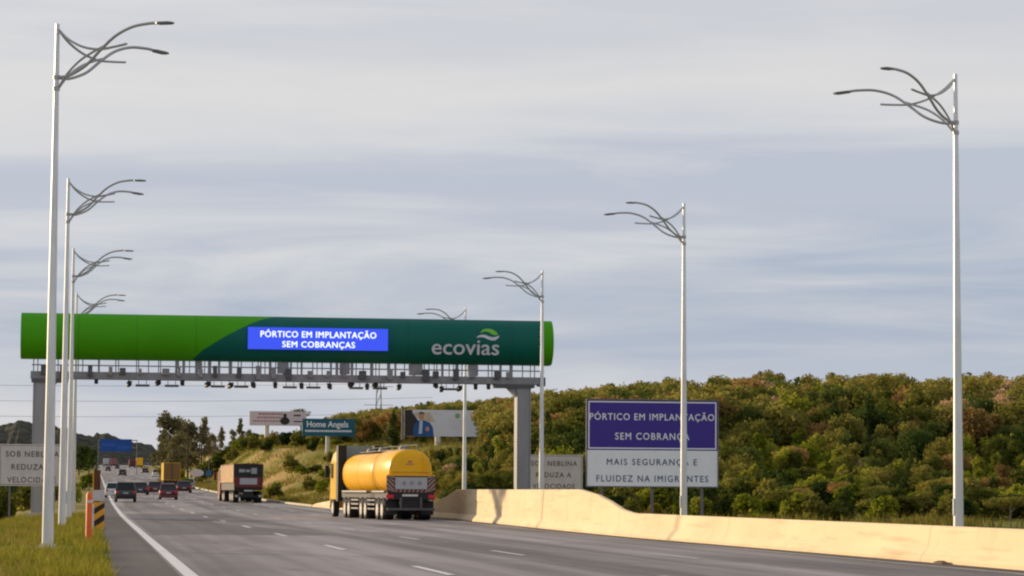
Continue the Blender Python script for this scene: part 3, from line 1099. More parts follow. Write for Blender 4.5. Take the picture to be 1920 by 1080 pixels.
def tanker():
    # origin: middle of the rear bumper on the road, forward is +y
    t = thing('tanker_truck', 'yellow tanker lorry with a rounded two section tank beside the barrier', 'tanker truck',
              (15.86, 134.3, 0.0), R(4.4))
    n = 28

    def sec(y, w, h, cz, k=1.0):
        out = []
        for i in range(n):
            a = 2 * PI * i / n
            c, s = math.cos(a), math.sin(a)
            e = 0.90
            out.append((w * k * math.copysign(abs(c) ** e, c), y, cz + h * k * math.copysign(abs(s) ** e, s)))
        return out
    mb = MB()
    W, Hh, cz = 1.13, 1.13, 2.46
    rr = [(0.18, 0.55), (0.10, 0.80), (0.22, 0.95), (0.40, 1.0), (4.75, 1.0), (4.9, 0.99)]
    rings = [sec(0.08, W, Hh, cz, 0.2)] + [sec(y, W, Hh, cz, k) for y, k in ((0.10, 0.60), (0.14, 0.86), (0.22, 0.97), (0.32, 1.0), (4.9, 1.0), (5.02, 0.95), (5.06, 0.86))]
    mb.loft(rings)
    mb.build('tank', tank_yellow, t, True)['label'] = 'rear section of the yellow tank'
    mb = MB()
    mb.loft([sec(y, W * .965, Hh * .965, cz - 0.05, k) for y, k in ((5.07, 0.86), (5.30, 0.90), (5.42, 0.97), (5.6, 1.0), (14.2, 1.0), (14.4, 0.93), (14.5, 0.7), (14.52, 0.2))])
    mb.build('tank', tank_yellow, t, True)['label'] = 'front section of the yellow tank'
    for y, d in ((4.72, 0.02), (5.7, -0.03), (9.6, -0.03), (13.9, -0.03)):
        mb = MB()
        mb.loft([sec(y, W + d, Hh + d, cz - (0.05 if d < 0 else 0)), sec(y + 0.10, W + d, Hh + d, cz - (0.05 if d < 0 else 0))])
        mb.build('tank_band', cab_yellow, t, True)
    mb = MB()
    mb.box(-0.26, 0.16, 0.075, 0.085, 2.80, 2.86)
    mb.box(-0.14, 0.06, 0.075, 0.085, 2.92, 3.0)
    mb.build('faded_marking', print_red, t)
    mb = MB()
    for x in (0.62, 0.94):
        mb.tube([(x, 0.02, 2.3), (x, 0.02, 3.25), (x, 0.35, 3.55)], 0.018, 6)
    for z in (2.6, 2.85, 3.1):
        mb.tube([(0.62, 0.02, z), (0.94, 0.02, z)], 0.014, 6)
    mb.build('ladder', cab_yellow, t, True)
    for y0, y1 in ((0.9, 4.6), (6.0, 13.6)):
        MB().tube([(-1.16, y0, 1.43), (-1.16, y1, 1.43)], 0.075, 10).build('hose_tube', fender_grey, t, True)
    # top fittings
    for y in (2.3, 8.0, 11.5):
        mb = MB()
        mb.cyl((0.05, y, 3.57), 'z', 0.26, 0.0, 0.16, 14)
        mb.cyl((0.05, y, 3.57), 'z', 0.18, 0.16, 0.22, 14)
        mb.build('hatch', fender_grey, t, True)
    mb = MB()
    mb.box(-0.25, 0.35, 0.5, 13.8, 3.585, 3.605)
    for y in (0.6, 3.5, 7, 10.5, 13.5):
        mb.tube([(0.4, y, 3.55), (0.4, y, 3.83)], 0.015, 6)
    mb.tube([(0.4, 0.6, 3.83), (0.4, 13.5, 3.83)], 0.015, 6)
    mb.build('walkway', grey_steel, t)
    mb = MB().box(-1.08, 1.08, 0.015, 0.10, 2.44, 2.50)
    mb.box(-1.25, 1.25, -0.02, 0.30, 2.24, 2.30)
    mb.build('rear_bumper_rail', cab_yellow, t)
    # square hazard board below the tank
    bd = MB().box(-1.26, 1.26, -0.03, 0.06, 1.40, 2.236).build('hazard_board', chev_dark, t)
    mb = MB()
    for s in (-1, 1):
        for k in range(-1, 5):
            z0 = 1.42 + k * 0.23
            pts = [(0.86, z0), (1.24, z0 + 0.38), (1.24, z0 + 0.50), (0.86, z0 + 0.12)]
            pts = [(s * x, min(2.22, max(1.42, z))) for x, z in pts]
            if abs(pts[0][1] - pts[3][1]) + abs(pts[1][1] - pts[2][1]) > 0.02:
                mb.add([(x, -0.034, z) for x, z in pts], [(0, 1, 2, 3)])
    for k in range(8):
        x = -0.84 + k * 0.22
        mb.add([(x, -0.034, 1.42), (x + 0.09, -0.034, 1.42), (x + 0.16, -0.034, 1.54), (x + 0.07, -0.034, 1.54)], [(0, 1, 2, 3)])
    o = mb.build('stripe', chev_light, bd)
    MB().box(-0.82, 0.82, -0.05, -0.031, 1.57, 2.17).build('grey_plate', plate_grey, bd)
    mb = MB()
    for x in (-0.36, 0.02, 0.44):
        mb.add([(x - 0.13, -0.055, 1.87), (x, -0.055, 1.74), (x + 0.13, -0.055, 1.87), (x, -0.055, 2.0)], [(0, 1, 2, 3)])
    mb.build('warning_mark', grey_steel, bd)
    # rear end: lights, plate, underrun guard, flaps
    for s in (-1, 1):
        MB().box(s * 1.08 - 0.19, s * 1.08 + 0.19, -0.04, 0.08, 1.10, 1.30, 0, 0.02).build('tail_light', red_light, t)
        MB().box(s * 0.92 - 0.33, s * 0.92 + 0.33, 0.42, 0.45, 0.28, 0.98).build('mud_flap', chassis_black, t)
    MB().box(-0.45, 0.35, -0.035, 0.0, 1.21, 1.31).build('number_plate', white_plastic, t)
    mb = MB().box(-1.22, 1.22, -0.05, 0.05, 0.50, 0.62)
    for x in (-0.52, 0.52):
        mb.box(x - 0.06, x + 0.06, -0.03, 0.04, 0.62, 1.15)
    mb.build('underrun_guard', dark_steel, t)
    mb = MB()
    mb.box(-1.2, 1.2, 0.0, 0.4, 1.05, 1.39)
    mb.box(-0.48, 0.48, 0.05, 14.6, 0.62, 1.36)
    mb.box(-1.15, 1.15, 0.45, 5.0, 1.12, 1.36)
    mb.box(-1.1, 1.1, 5.4, 14.3, 1.12, 1.36)
    for y in (1.4, 6.2, 7.5, 11.3, 12.6):
        mb.box(-0.9, 0.9, y - 0.09, y + 0.09, 0.42, 0.60)
    mb.build('chassis', chassis_black, t)
    for y in (1.4, 6.2, 7.5, 11.3, 12.6):
        for s in (-1, 1):
            wheel(t, s * 1.24, y, 0.52, -s * 0.58)
    for y in (2.7, 16.6):
        for s in (-1, 1):
            wheel(t, s * 1.24, y, 0.52, -s * (0.58 if y < 3 else 0.32))
    for y in (1.4, 2.7, 6.2, 7.5, 11.3, 12.6):
        for s in (-1, 1):
            mb = MB()
            pr = [(y + 0.63 * math.cos(a), 0.52 + 0.63 * math.sin(a)) for a in np.linspace(R(25), R(155), 9)]
            pi_ = [(y + 0.60 * math.cos(a), 0.52 + 0.60 * math.sin(a)) for a in np.linspace(R(155), R(25), 9)]
            mb.prism_x(pr + pi_, s * 0.66, s * 1.25)
            mb.build('mudguard', fender_grey, t, True)
    mb = MB()
    for z in (0.55, 0.78, 1.0):
        for a, b in ((3.5, 5.5), (8.3, 10.5)):
            for s in (-1, 1):
                mb.box(s * 1.22 - 0.02, s * 1.22 + 0.02, a, b, z - 0.04, z + 0.04)
    mb.build('side_guard', fender_grey, t)
    # tractor cab
    cab = MB()
    cab.loft([[(-1.25, y, 1.0), (1.25, y, 1.0), (1.25, y, zt - 0.5), (1.12, y, zt), (-1.12, y, zt), (-1.25, y, zt - 0.5)] for y, zt in
              ((15.45, 3.55), (16.2, 3.7), (17.2, 3.55))] +
             [[(-1.22, 17.7, 0.5), (1.22, 17.7, 0.5), (1.2, 17.65, 2.3), (1.1, 17.45, 3.3), (-1.1, 17.45, 3.3), (-1.2, 17.65, 2.3)]])
    c = cab.build('cab', cab_yellow, t)
    mb = MB()
    mb.loft([[(-1.2, 15.6, 3.5), (1.2, 15.6, 3.5), (1.1, 15.6, 4.0), (-1.1, 15.6, 4.0)],
             [(-1.1, 16.9, 3.5), (1.1, 16.9, 3.5), (0.9, 16.8, 3.62), (-0.9, 16.8, 3.62)]])
    mb.box(-1.22, 1.22, 15.38, 15.43, 1.2, 3.95)
    mb.build('roof_fairing', cab_grey, c)
    mb = MB()
    for s in (-1, 1):
        mb.box(s * 1.02 - 0.24, s * 1.02 + 0.24, 14.75, 15.36, 0.9, 4.0)
    mb.build('side_deflector', chassis_black, c)
    mb = MB()
    mb.box(-1.26, 1.26, 16.3, 17.1, 2.2, 3.0)
    mb.add([(-1.12, 17.69, 2.3), (1.12, 17.69, 2.3), (1.02, 17.5, 3.2), (-1.02, 17.5, 3.2)], [(0, 1, 2, 3)])
    mb.build('window', glass_dark, c)
    for s in (-1, 1):
        mb = MB().box(s * 1.50 - 0.12, s * 1.50 + 0.12, 17.0, 17.08, 2.2, 2.9, 0, 0.02)
        mb.tube([(s * 1.2, 17.04, 2.95), (s * 1.5, 17.04, 2.95)], 0.02, 6)
        mb.build('mirror', chassis_black, c)


tanker()


def grain_truck():
    t = thing('bulk_truck', 'bulk lorry with tan orange side boards and a black and red tailgate', 'truck', (13.18, 231, zr(231)), R(2.4))
    L = 12.5
    z = 0
    for s in (-1, 1):
        mb = MB().box(s * 1.25 - 0.03, s * 1.25 + 0.03, 0.05, L, 1.75, 3.25)
        for k in range(9):
            y = 0.15 + k * (L - 0.3) / 8
            mb.box(s * 1.295 - 0.015, s * 1.295 + 0.015, y - 0.06, y + 0.06, 1.72, 3.28)
        mb.build('side_board', orange_tarp, t)
    mb = MB().box(-1.28, 1.28, 0.1, L, 3.26, 3.34)
    mb.loft([[(-1.26, y, 3.34), (1.26, y, 3.34), (0, y, 3.42)] for y in (0.1, L)])
    mb.build('tarpaulin', truck_red, t)
    gate = MB().box(-1.24, 1.24, -0.03, 0.04, 1.2, 3.3).build('tailgate', chassis_black, t)
    MB().box(-1.23, 1.23, -0.05, -0.031, 1.35, 2.22).build('red_band', truck_red, gate)
    MB().box(-0.75, 0.75, -0.07, -0.051, 1.58, 2.12).build('white_plate', plate_grey, gate)
    mb = MB()
    mb.box(-0.82, -0.32, -0.045, -0.031, 2.62, 2.90)
    mb.box(-0.24, 0.14, -0.045, -0.031, 2.64, 2.86)
    mb.box(0.24, 0.72, -0.045, -0.031, 2.50, 3.0)
    mb.build('faded_lettering', cab_grey, gate)
    MB().box(-0.35, 0.35, -0.06, 0.0, 1.0, 1.1).build('number_plate', white_plastic, t)
    mb = MB().box(-1.2, 1.2, -0.06, 0.04, 0.50, 0.66)
    mb.box(-1.2, 1.2, 0.1, L, 1.1, 1.7)
    mb.box(-0.45, 0.45, 0.1, L + 3, 0.6, 1.1)
    mb.build('chassis', chassis_black, t)
    for s in (-1, 1):
        MB().box(s * 1.02 - 0.14, s * 1.02 + 0.14, -0.08, -0.062, 0.50, 0.68).build('tail_light', plate_grey, t)
    for y in (1.2, 2.45, 3.7, 9.5, 10.75, 14.6):
        for s in (-1, 1):
            wheel(t, s * 1.24, y, 0.52, -s * 0.5, n=14)
    mb = MB()
    mb.loft([[(-1.25, y, 0.7), (1.25, y, 0.7), (1.25, y, zt - .3), (1.1, y, zt), (-1.1, y, zt), (-1.25, y, zt - .3)] for y, zt in ((13.4, 3.2), (14.2, 3.3), (15.6, 2.9))])
    mb.build('cab', truck_red, t)
    MB().box(-1.7, -1.45, 14.9, 14.98, 2.0, 2.75, 0, 0.02).build('mirror', truck_red, t)


grain_truck()


def box_truck():
    t = thing('box_truck', 'yellow box lorry with brown rear doors in the right hand lane behind the red hatchback', 'truck', (11.5, 400, zr(400)), R(1.0))
    mb = MB().box(-1.25, -1.19, 0.1, 8, 0.9, 3.35)
    mb.box(1.19, 1.25, 0.1, 8, 0.9, 3.35)
    mb.box(-1.25, 1.25, 0.1, 8, 3.35, 3.42)
    mb.box(-1.25, 1.25, 7.94, 8, 0.9, 3.35)
    mb.box(-1.25, 1.25, 0.1, 8, 0.82, 0.9)
    mb.build('cargo_body', cab_yellow, t)
    for s in (-1, 1):
        mb = MB().box(s * 0.6 - 0.58, s * 0.6 + 0.58, 0.05, 0.12, 0.92, 3.33, 0, 0.02)
        mb.tube([(s * 0.12, 0.03, 1.0), (s * 0.12, 0.03, 3.25)], 0.025, 6)
        mb.build('rear_door', van_brown, t)
    mb = MB().box(-0.5, 0.5, 0.2, 10, 0.5, 0.82)
    mb.box(-1.1, 1.1, 0.0, 0.12, 0.45, 0.6)
    mb.build('chassis', chassis_black, t)
    for y in (1.8, 9.2):
        for s in (-1, 1):
            wheel(t, s * 1.2, y, 0.48, -s * 0.4, n=14)
    mb = MB()
    mb.loft([[(-1.1, y, 0.6), (1.1, y, 0.6), (1.1, y, zt - .3), (1.0, y, zt), (-1.0, y, zt), (-1.1, y, zt - .3)] for y, zt in ((8.2, 2.6), (9.2, 2.6), (10.2, 2.1))])
    mb.build('cab', cab_yellow, t)


box_truck()


def paint(name, c):
    return mat(name, c, 0.3, 0, 0.05, 2, coat=0.5)


def car(label, x, y, col, w=1.75, l=4.2, h=1.48, cat='car', rz=0.0, suv=False, name='parked', group=None, detail=True):
    t = thing('suv' if suv else 'car', label, cat, (x, y, zr(y)), rz, 'cars driving away along the road')
    hw = w / 2
    belt = h * 0.60
    low = 0.22 if not suv else 0.30
    # lower body: stations along y (rear at 0)
    st = [(0.0, 0.88, low + 0.20, belt - 0.14), (0.10, 0.96, low, belt - 0.03), (0.55, 1.0, low - 0.02, belt), (l * 0.5, 1.0, low - 0.04, belt),
          (l * 0.72, 1.0, low - 0.02, belt - 0.02), (l - 0.45, 0.97, low, belt - 0.18), (l - 0.06, 0.84, low + 0.06, belt - 0.30)]
    rings = []
    for yy, k, z0, z1 in st:
        a = hw * k
        rings.append([(-a * .94, yy, z0), (a * .94, yy, z0), (a, yy, z0 + 0.12), (a, yy, z1 - 0.14), (a * 0.93, yy, z1), (-a * 0.93, yy, z1), (-a, yy, z1 - 0.14), (-a, yy, z0 + 0.12)])
    mb = MB()
    mb.loft(rings)
    m = paint('car paint', col)
    body = mb.build('body', m, t, True)
    # glasshouse and roof
    r0, r1 = (0.08, 0.45) if suv else (0.12, 0.75)
    g = MB()
    gr = [(r0, belt - 0.05, 0.90), (r1, h - 0.09, 0.74), (l * 0.52, h - 0.07, 0.74), (l * 0.72, belt - 0.04, 0.88)]
    low_r = [(-hw * .90, r0, belt - .03), (hw * .90, r0, belt - .03), (hw * .90, l * .73, belt - .03), (-hw * .90, l * .73, belt - .03)]
    top_r = [(-hw * .73, r1, h - .07), (hw * .73, r1, h - .07), (hw * .73, l * .50, h - .07), (-hw * .73, l * .50, h - .07)]
    g.loft([low_r, top_r])
    g.build('window', glass_dark, t)
    mb = MB()
    mb.loft([[(-hw * .76, r1 - .10, h - .085), (hw * .76, r1 - .10, h - .085), (hw * .76, l * .52, h - .085), (-hw * .76, l * .52, h - .085)],
             [(-hw * .66, r1 + .05, h), (hw * .66, r1 + .05, h), (hw * .66, l * .46, h), (-hw * .66, l * .46, h)]])
    for s in (-1, 1):      # rear pillars
        mb.tube([(s * hw * .89, r0 + 0.01, belt - .03), (s * hw * .735, r1, h - .08)], 0.05, 6)
        mb.tube([(s * hw * .905, l * .36, belt - .03), (s * hw * .74, l * .36, h - .08)], 0.04, 6)
    mb.build('roof', m, t, True)
    for s in (-1, 1):
        wheel(t, s * hw * 0.985, l * 0.17, 0.32 if not suv else 0.36, -s * 0.22, n=14)
        wheel(t, s * hw * 0.985, l * 0.80, 0.32 if not suv else 0.36, -s * 0.22, n=14)
        mb = MB().box(s * hw * 0.80 - 0.13, s * hw * 0.80 + 0.13, -0.02, 0.10, belt - 0.30, belt - 0.10, 0, 0.02)
        mb.build('tail_light', red_light, t)
    mb = MB().box(-hw * 0.90, hw * 0.90, -0.05, 0.12, low + 0.02, low + 0.24, 0, 0.04)
    mb.build('bumper', m if not suv else chassis_black, t)
    MB().box(-0.22, 0.22, -0.03, 0.0, belt - 0.32, belt - 0.20).build('number_plate', plate_grey, t)
    return t


DK = (0.02, 0.02, 0.022)
car('dark grey off road car in the left lane with a pale sheen on its tailgate', 2.74, 231, (0.035, 0.038, 0.037), 1.85, 4.5, 1.75, 'SUV', suv=True)
car('white hatchback half hidden in front of the dark off road car', 1.98, 266, (0.6, 0.6, 0.58), 1.7, 4.0, 1.5)
car('grey black saloon just right of the dark off road car', 5.0, 290, DK, 1.75, 4.4, 1.4)
car('dark red hatchback in the middle lane in front of the yellow box lorry', 6.9, 250, (0.11, 0.008, 0.016), 1.75, 4.1, 1.52)
car('dark red saloon half hidden to the left of the red hatchback', 6.8, 300, (0.07, 0.008, 0.012), 1.75, 4.3, 1.42)
car('dark maroon car peeping out to the right of the red hatchback', 10.4, 312, (0.05, 0.012, 0.014), 1.8, 4.3, 1.42)
car('pale silver car by the right kerb beyond the maroon one', 12.3, 352, (0.5, 0.5, 0.5), 1.75, 4.3, 1.45)
car('black saloon alone in the left lane beyond the dark off road car', 6.35, 600, DK, 1.8, 4.3, 1.45)
car('dark grey car in the left lane, near the white edge line far up the road', 4.3, 820, (0.06, 0.06, 0.07), 1.75, 4.3, 1.45)
car('small black car close behind the far red and white lorries', 8.6, 1000, DK, 1.8, 4.3, 1.5)
car('low black car in the right lane far up the road, left of the white van', 13.6, 720, DK, 1.9, 4.5, 1.4)
car('white van like car in the right lane, left of the yellow box lorry', 12.9, 560, (0.62, 0.62, 0.60), 1.75, 4.4, 1.75, 'van')
car('white car topmost on the far slope by the right verge', 25.2 * 0.83, 1080, (0.6, 0.6, 0.6), 1.9, 4.4, 1.9)


def far_lorry(label, x, y, body_m, w, h, cabm):
    t = thing('lorry', label, 'truck', (x, y, zr(y)), 0, 'lorries at the far end of the road')
    hw = w / 2
    MB().box(-hw, hw, 0.0, 9, 0.95, h, 0, 0.06).build('cargo_body', body_m, t)
    mb = MB().box(-0.5, 0.5, 0.1, 11.5, 0.5, 0.95)
    mb.box(-hw, hw, -0.03, 0.1, 0.5, 0.7)
    mb.build('chassis', chassis_black, t)
    mb = MB()
    mb.loft([[(-hw * .95, yy, 0.7), (hw * .95, yy, 0.7), (hw * .95, yy, zt), (-hw * .95, yy, zt)] for yy, zt in ((9.3, h - .3), (10.5, h - .3), (11.4, h - 1))])
    mb.build('cab', cabm, t)
    for yy in (1.5, 2.8, 10.4):
        for s in (-1, 1):
            wheel(t, s * hw, yy, 0.5, -s * 0.4, n=12)


lorry_white = mat('white lorry body', (0.50, 0.50, 0.56), 0.5, 0, 0.1)
lorry_red = mat('dull red lorry body', (0.26, 0.10, 0.10), 0.6, 0, 0.2)
lorry_wine = mat('wine lorry body', (0.12, 0.03, 0.045), 0.6, 0, 0.2)
far_lorry('far white lorry at the crest of the road, leftmost of the four', 5.2, 1130, lorry_white, 2.5, 3.5, lorry_white)
far_lorry('far dull red lorry right beside the white one at the crest of the road', 8.3, 1125, lorry_red, 2.6, 3.6, lorry_white)
far_lorry('far wine red lorry left of the small yellow one', 15.2, 1080, lorry_wine, 2.5, 3.3, lorry_wine)
far_lorry('far bright yellow lorry, small under the blue overhead sign\'s right end', 18.0, 1075, tank_yellow, 2.6, 4.0, tank_yellow)


# ------------------------------------------------------------------ delineators and hazard marker on the verge
t = thing('delineator_post', 'slim orange delineator post with a pale band in the verge grass', 'delineator', (-0.10, 71.0, 0.0))
MB().tube([(0, 0, -0.1), (0, 0, 0.02), (0, 0, 1.28), (0, 0, 1.36)], [0.10, 0.085, 0.080, 0.045], 14).build('tube', orange_post, t, True)
mb = MB()
for z in (1.08,):
    mb.cyl((0, 0, z), 'z', 0.086, 0, 0.07, 14)
mb.build('reflective_band', white_plastic, t, True)
t = thing('marker_post', 'low white marker post between the orange delineator and the striped board', 'delineator', (-0.05, 84.0, 0.0))
MB().box(-0.085, 0.085, -0.05, 0.05, -0.1, 0.98, 0, 0.02).build('shaft', white_plastic, t)
MB().box(-0.086, 0.086, -0.056, -0.051, 0.70, 0.86).build('reflector', sign_grey, t)
t = thing('hazard_marker', 'short board with black and amber diagonal stripes at the road edge', 'hazard marker', (0.17, 88.0, 0.0))
MB().box(-0.20, 0.20, -0.03, 0.0, 0.16, 1.02).build('board', orange_amber, t)
mb = MB()
for z0 in (0.10, 0.52):
    pts = [(-0.20, z0 + 0.06), (0.20, z0 + 0.34), (0.20, z0 + 0.55), (-0.20, z0 + 0.27)]
    pts = [(x, min(1.02, max(0.16, z))) for x, z in pts]
    mb.add([(x, -0.034, z) for x, z in pts], [(0, 1, 2, 3)])
mb.build('stripe', black_sheet, t)
mb = MB().box(-0.05, 0.05, 0.003, 0.07, -0.1, 1.35)
mb.build('post', post_steel, t)
mb = MB().box(-0.20, 0.20, -0.03, 0.0, 1.06, 1.42, 0, 0.02)
mb.build('top_board', sign_grey, t)
t = thing('rusty_marker', 'tall rust brown marker board with a yellow edge standing behind the striped board', 'marker', (0.18, 118.0, 0.0))
MB().box(-0.16, 0.12, -0.02, 0.02, 0.9, 2.3, 0, 0.01).build('board', rust, t)
MB().box(-0.215, -0.165, -0.025, 0.02, 0.9, 2.3).build('edge_strip', orange_amber, t)
MB().box(-0.05, 0.05, 0.022, 0.1, -0.1, 2.3).build('post', post_steel, t)
# pale concrete wall far left of the road
mb = MB()
mb.loft([[(-10, y, zr(y) - 3.5), (-9.7, y, zr(y) - 3.5), (-9.7, y, zr(y) + 0.1), (-10, y, zr(y) + 0.1)] for y in np.arange(540, 640, 10.0)])
tag(mb.build('concrete_wall', mat('pale wall', (0.5, 0.5, 0.48), 0.9, 0, 0.1)), 'pale low concrete wall left of the road behind the lamp poles', 'wall')


# ------------------------------------------------------------------ billboards and far signs
def billboard_suit():
    t = thing('billboard', 'pale billboard showing a man in a blue suit, standing before the forest', 'billboard', (34.6, 300, 0))
    W, a, b = 8.5, 7.75, 10.75
    pn = MB().box(0, W, -0.1, 0.1, a, b).build('panel', board_white, t)

    def flat(pts, m, nm, y):
        mb = MB()
        mb.add([(x, y, z) for x, z in pts], [tuple(range(len(pts)))])
        o = mb.build(nm, m, pn)
        for p in o.data.polygons:
            if p.normal.y > 0:
                p.flip()

    def oval(cx, cz, rx, rz, n=16):
        return [(cx + rx * math.cos(2 * PI * i / n), cz + rz * math.sin(2 * PI * i / n)) for i in range(n)]
    flat([(0.02, a + .02), (1.6, a + .02), (1.9, a + 1.3), (0.9, b - 0.3), (0.9, b - .02), (0.02, b - .02)], print_dark, 'printed_backdrop', -0.104)
    flat([(0.92, b - 0.45), (1.5, b - 0.25), (2.9, b - .3), (3.5, a + 1.6), (2.0, a + 1.7)], print_cream, 'printed_glow', -0.108)
    flat([(1.05, a + .01), (1.0, a + .9), (1.2, a + 1.45), (1.65, a + 1.78), (2.25, a + 1.82), (2.9, a + 1.55), (3.25, a + 1.0), (3.35, a + .01)], print_suit, 'printed_suit', -0.112)
    flat([(1.62, a + .3), (1.72, a + 1.76), (2.08, a + 1.78), (2.0, a + .3)], print_shirt, 'printed_shirt', -0.116)
    flat(oval(1.95, a + 2.25, 0.30, 0.46), print_skin, 'printed_face', -0.120)
    flat([(1.63, a + 2.35), (1.66, a + 2.66), (1.9, a + 2.80), (2.2, a + 2.68), (2.27, a + 2.35), (2.15, a + 2.55), (1.75, a + 2.55)], print_dark, 'printed_hair', -0.124)
    flat(oval(2.62, a + 0.85, 0.22, 0.26), print_skin, 'printed_hand', -0.120)
    flat(oval(6.05, a + 2.35, 0.30, 0.30), mat('green print', (0.22, 0.36, 0.16), 0.6, 0, 0.1), 'printed_emblem', -0.104)
    for x0, x1, z in ((5.2, 6.9, 1.72), (5.35, 6.8, 1.1), (5.6, 6.5, 0.75), (3.0, 3.9, 2.55), (3.9, 4.3, 2.45)):
        mb = MB()
        x = x0
        while x < x1:
            w = rng.uniform(0.12, 0.3)
            mb.box(x, min(x + w, x1), -0.106, -0.101, a + z, a + z + 0.13)
            x += w + 0.07
        mb.build('printed_line', sign_grey, pn)
    MB().tube([(3.85, 0.2, -2), (3.85, 0.2, a)], 0.34, 14).build('post', post_cream, t, True)
    mb = MB().box(0.3, W - 0.3, 0.1, 0.5, a + 0.2, a + 0.4)
    mb.box(-0.32, -0.10, -0.08, 0.12, a - 0.4, b + 0.15)
    mb.build('frame', post_steel, t)


billboard_suit()


def home_board():
    t = thing('billboard', 'teal advertising board lettered in white above the yellow tanker', 'billboard', (25.38, 330, 0))
    W, a, b = 6.55, 8.3, 10.45
    pn = MB().box(0, W, -0.1, 0.1, a, b).build('panel', teal_board, t)
    lettering('lettering', 'Home Angels', 0.55, W - 0.85, a + 1.12, a + 1.85, -0.106, letter_white, pn, 0.02, 1.0)
    mb = MB()
    x = 0.35
    while x < W - 0.5:
        w = rng.uniform(0.10, 0.26)
        mb.box(x, min(x + w, W - 0.4), -0.106, -0.101, a + 0.52, a + 0.74)
        x += w + 0.06
    mb.build('small_lettering', letter_white, pn)
    mb = MB().tube([(3.2, 0.3, 0), (3.2, 0.3, a)], 0.28, 12)
    mb.build('post', post_cream, t, True)
    MB().box(0.4, W - 0.4, 0.1, 0.4, a + 0.3, a + 0.5).build('frame', post_steel, t)


home_board()


def pale_board():
    t = thing('billboard', 'pale pink white billboard with faded red lines, among the trees on the grassy slope', 'billboard', (24.0, 420, 0))
    W, a, b = 8.9, 11.75, 14.0
    pn = MB().box(0, W, -0.1, 0.1, a, b).build('panel', board_pale, t)
    for z, x0, x1, h in ((1.70, 1.4, 5.2, 0.26), (1.15, 1.2, 5.1, 0.24), (0.62, 0.6, 4.9, 0.2)):
        mb = MB()
        x = x0
        while x < x1:
            w = rng.uniform(0.2, 0.5)
            mb.box(x, min(x + w, x1), -0.107, -0.101, a + z, a + z + h)
            x += w + 0.1
        mb.build('printed_text', print_red, pn)
    mb = MB()
    mb.add([(5.2 + 0.75 * math.cos(q) + .35, -0.108, a + 0.75 + 0.62 * math.sin(q)) for q in np.linspace(0, 2 * PI, 14)[:-1]], [tuple(range(13))])
    mb.add([(5.3 + 0.3 * math.cos(q) + .25, -0.112, a + 1.6 + 0.34 * math.sin(q)) for q in np.linspace(0, 2 * PI, 12)[:-1]], [tuple(range(11))])
    mb.box(6.9, 8.0, -0.107, -0.101, a + 1.5, a + 1.75)
    mb.box(6.9, 8.3, -0.107, -0.101, a + 0.6, a + 0.78)
    mb.build('printed_figure', print_dark, pn)
    MB().tube([(2.76, 0.3, 3), (2.76, 0.3, a)], 0.36, 12).build('post', post_cream, t, True)
    MB().box(0.4, W - 0.4, 0.1, 0.45, a + 0.3, a + 0.5).build('frame', post_steel, t)


pale_board()

t = thing('overhead_sign', 'blue overhead motorway sign spanning the far road below the distant hill', 'road sign', (0, 650, zr(650)))
MB().box(1.45, 8.95, -0.1, 0.05, 5.5, 8.5).build('panel', far_blue, t)
mb = MB().box(1.9, 5.0, -0.13, -0.101, 6.7, 7.5)
mb.box(5.5, 8.3, -0.13, -0.101, 6.1, 6.9)
mb.build('faded_panel', mat('paler blue', (0.02, 0.10, 0.42), 0.6, 0, 0.2), t)
mb = MB().box(0.9, 10.3, 0.06, 0.25, 8.1, 8.35)
mb.box(0.9, 10.3, 0.06, 0.25, 6.4, 6.5)
mb.build('beam', grey_steel, t)
for x in (1.0, 10.2):
    MB().box(x - 0.09, x + 0.09, 0.26, 0.45, -0.5, 8.35).build('post', grey_steel, t)

t = thing('round_board', 'pale oval roadside board on the green bank right of the yellow box lorry', 'sign', (14.6, 385, land(14.6, 385)))
MB().prism_y([(1.0 * math.cos(a), 2.0 + 0.55 * math.sin(a)) for a in np.linspace(0, 2 * PI, 15)[:-1]], -0.03, 0.03).build('panel', board_pale, t)
MB().box(-0.05, 0.05, 0.032, 0.12, -0.4, 2.2).build('post', post_steel, t)
t = thing('service_sign', 'small blue sign on a dark post at the right kerb, left of the bulk lorry', 'road sign', (13.95, 330, zr(330)))
MB().box(-0.35, 0.35, -0.03, 0.0, 1.9, 2.55).build('panel', mat('small blue panel', (0.03, 0.12, 0.26), 0.5, 0, 0.05), t)
MB().box(-0.04, 0.04, 0.003, 0.08, -0.5, 4.6).build('post', post_steel, t)
for i, (x, y, h, lab) in enumerate(((15.2, 440, 10.0, 'dark timber pole before the tall grey trees on the bank'), (17.8, 450, 8.3, 'shorter dark pole right of the timber pole, by the grey trees'))):
    z = land(x, y)
    t = thing('utility_pole', lab, 'pole', (x, y, z - 0.3))
    MB().tube([(0, 0, 0), (0, 0, h * .5), (0, 0, h)], [0.16, 0.14, 0.11], 8).build('shaft', wood_pole, t, True)
    MB().box(-0.5, 0.5, -0.06, 0.06, h - 0.6, h - 0.48).build('crossarm', wood_pole, t)


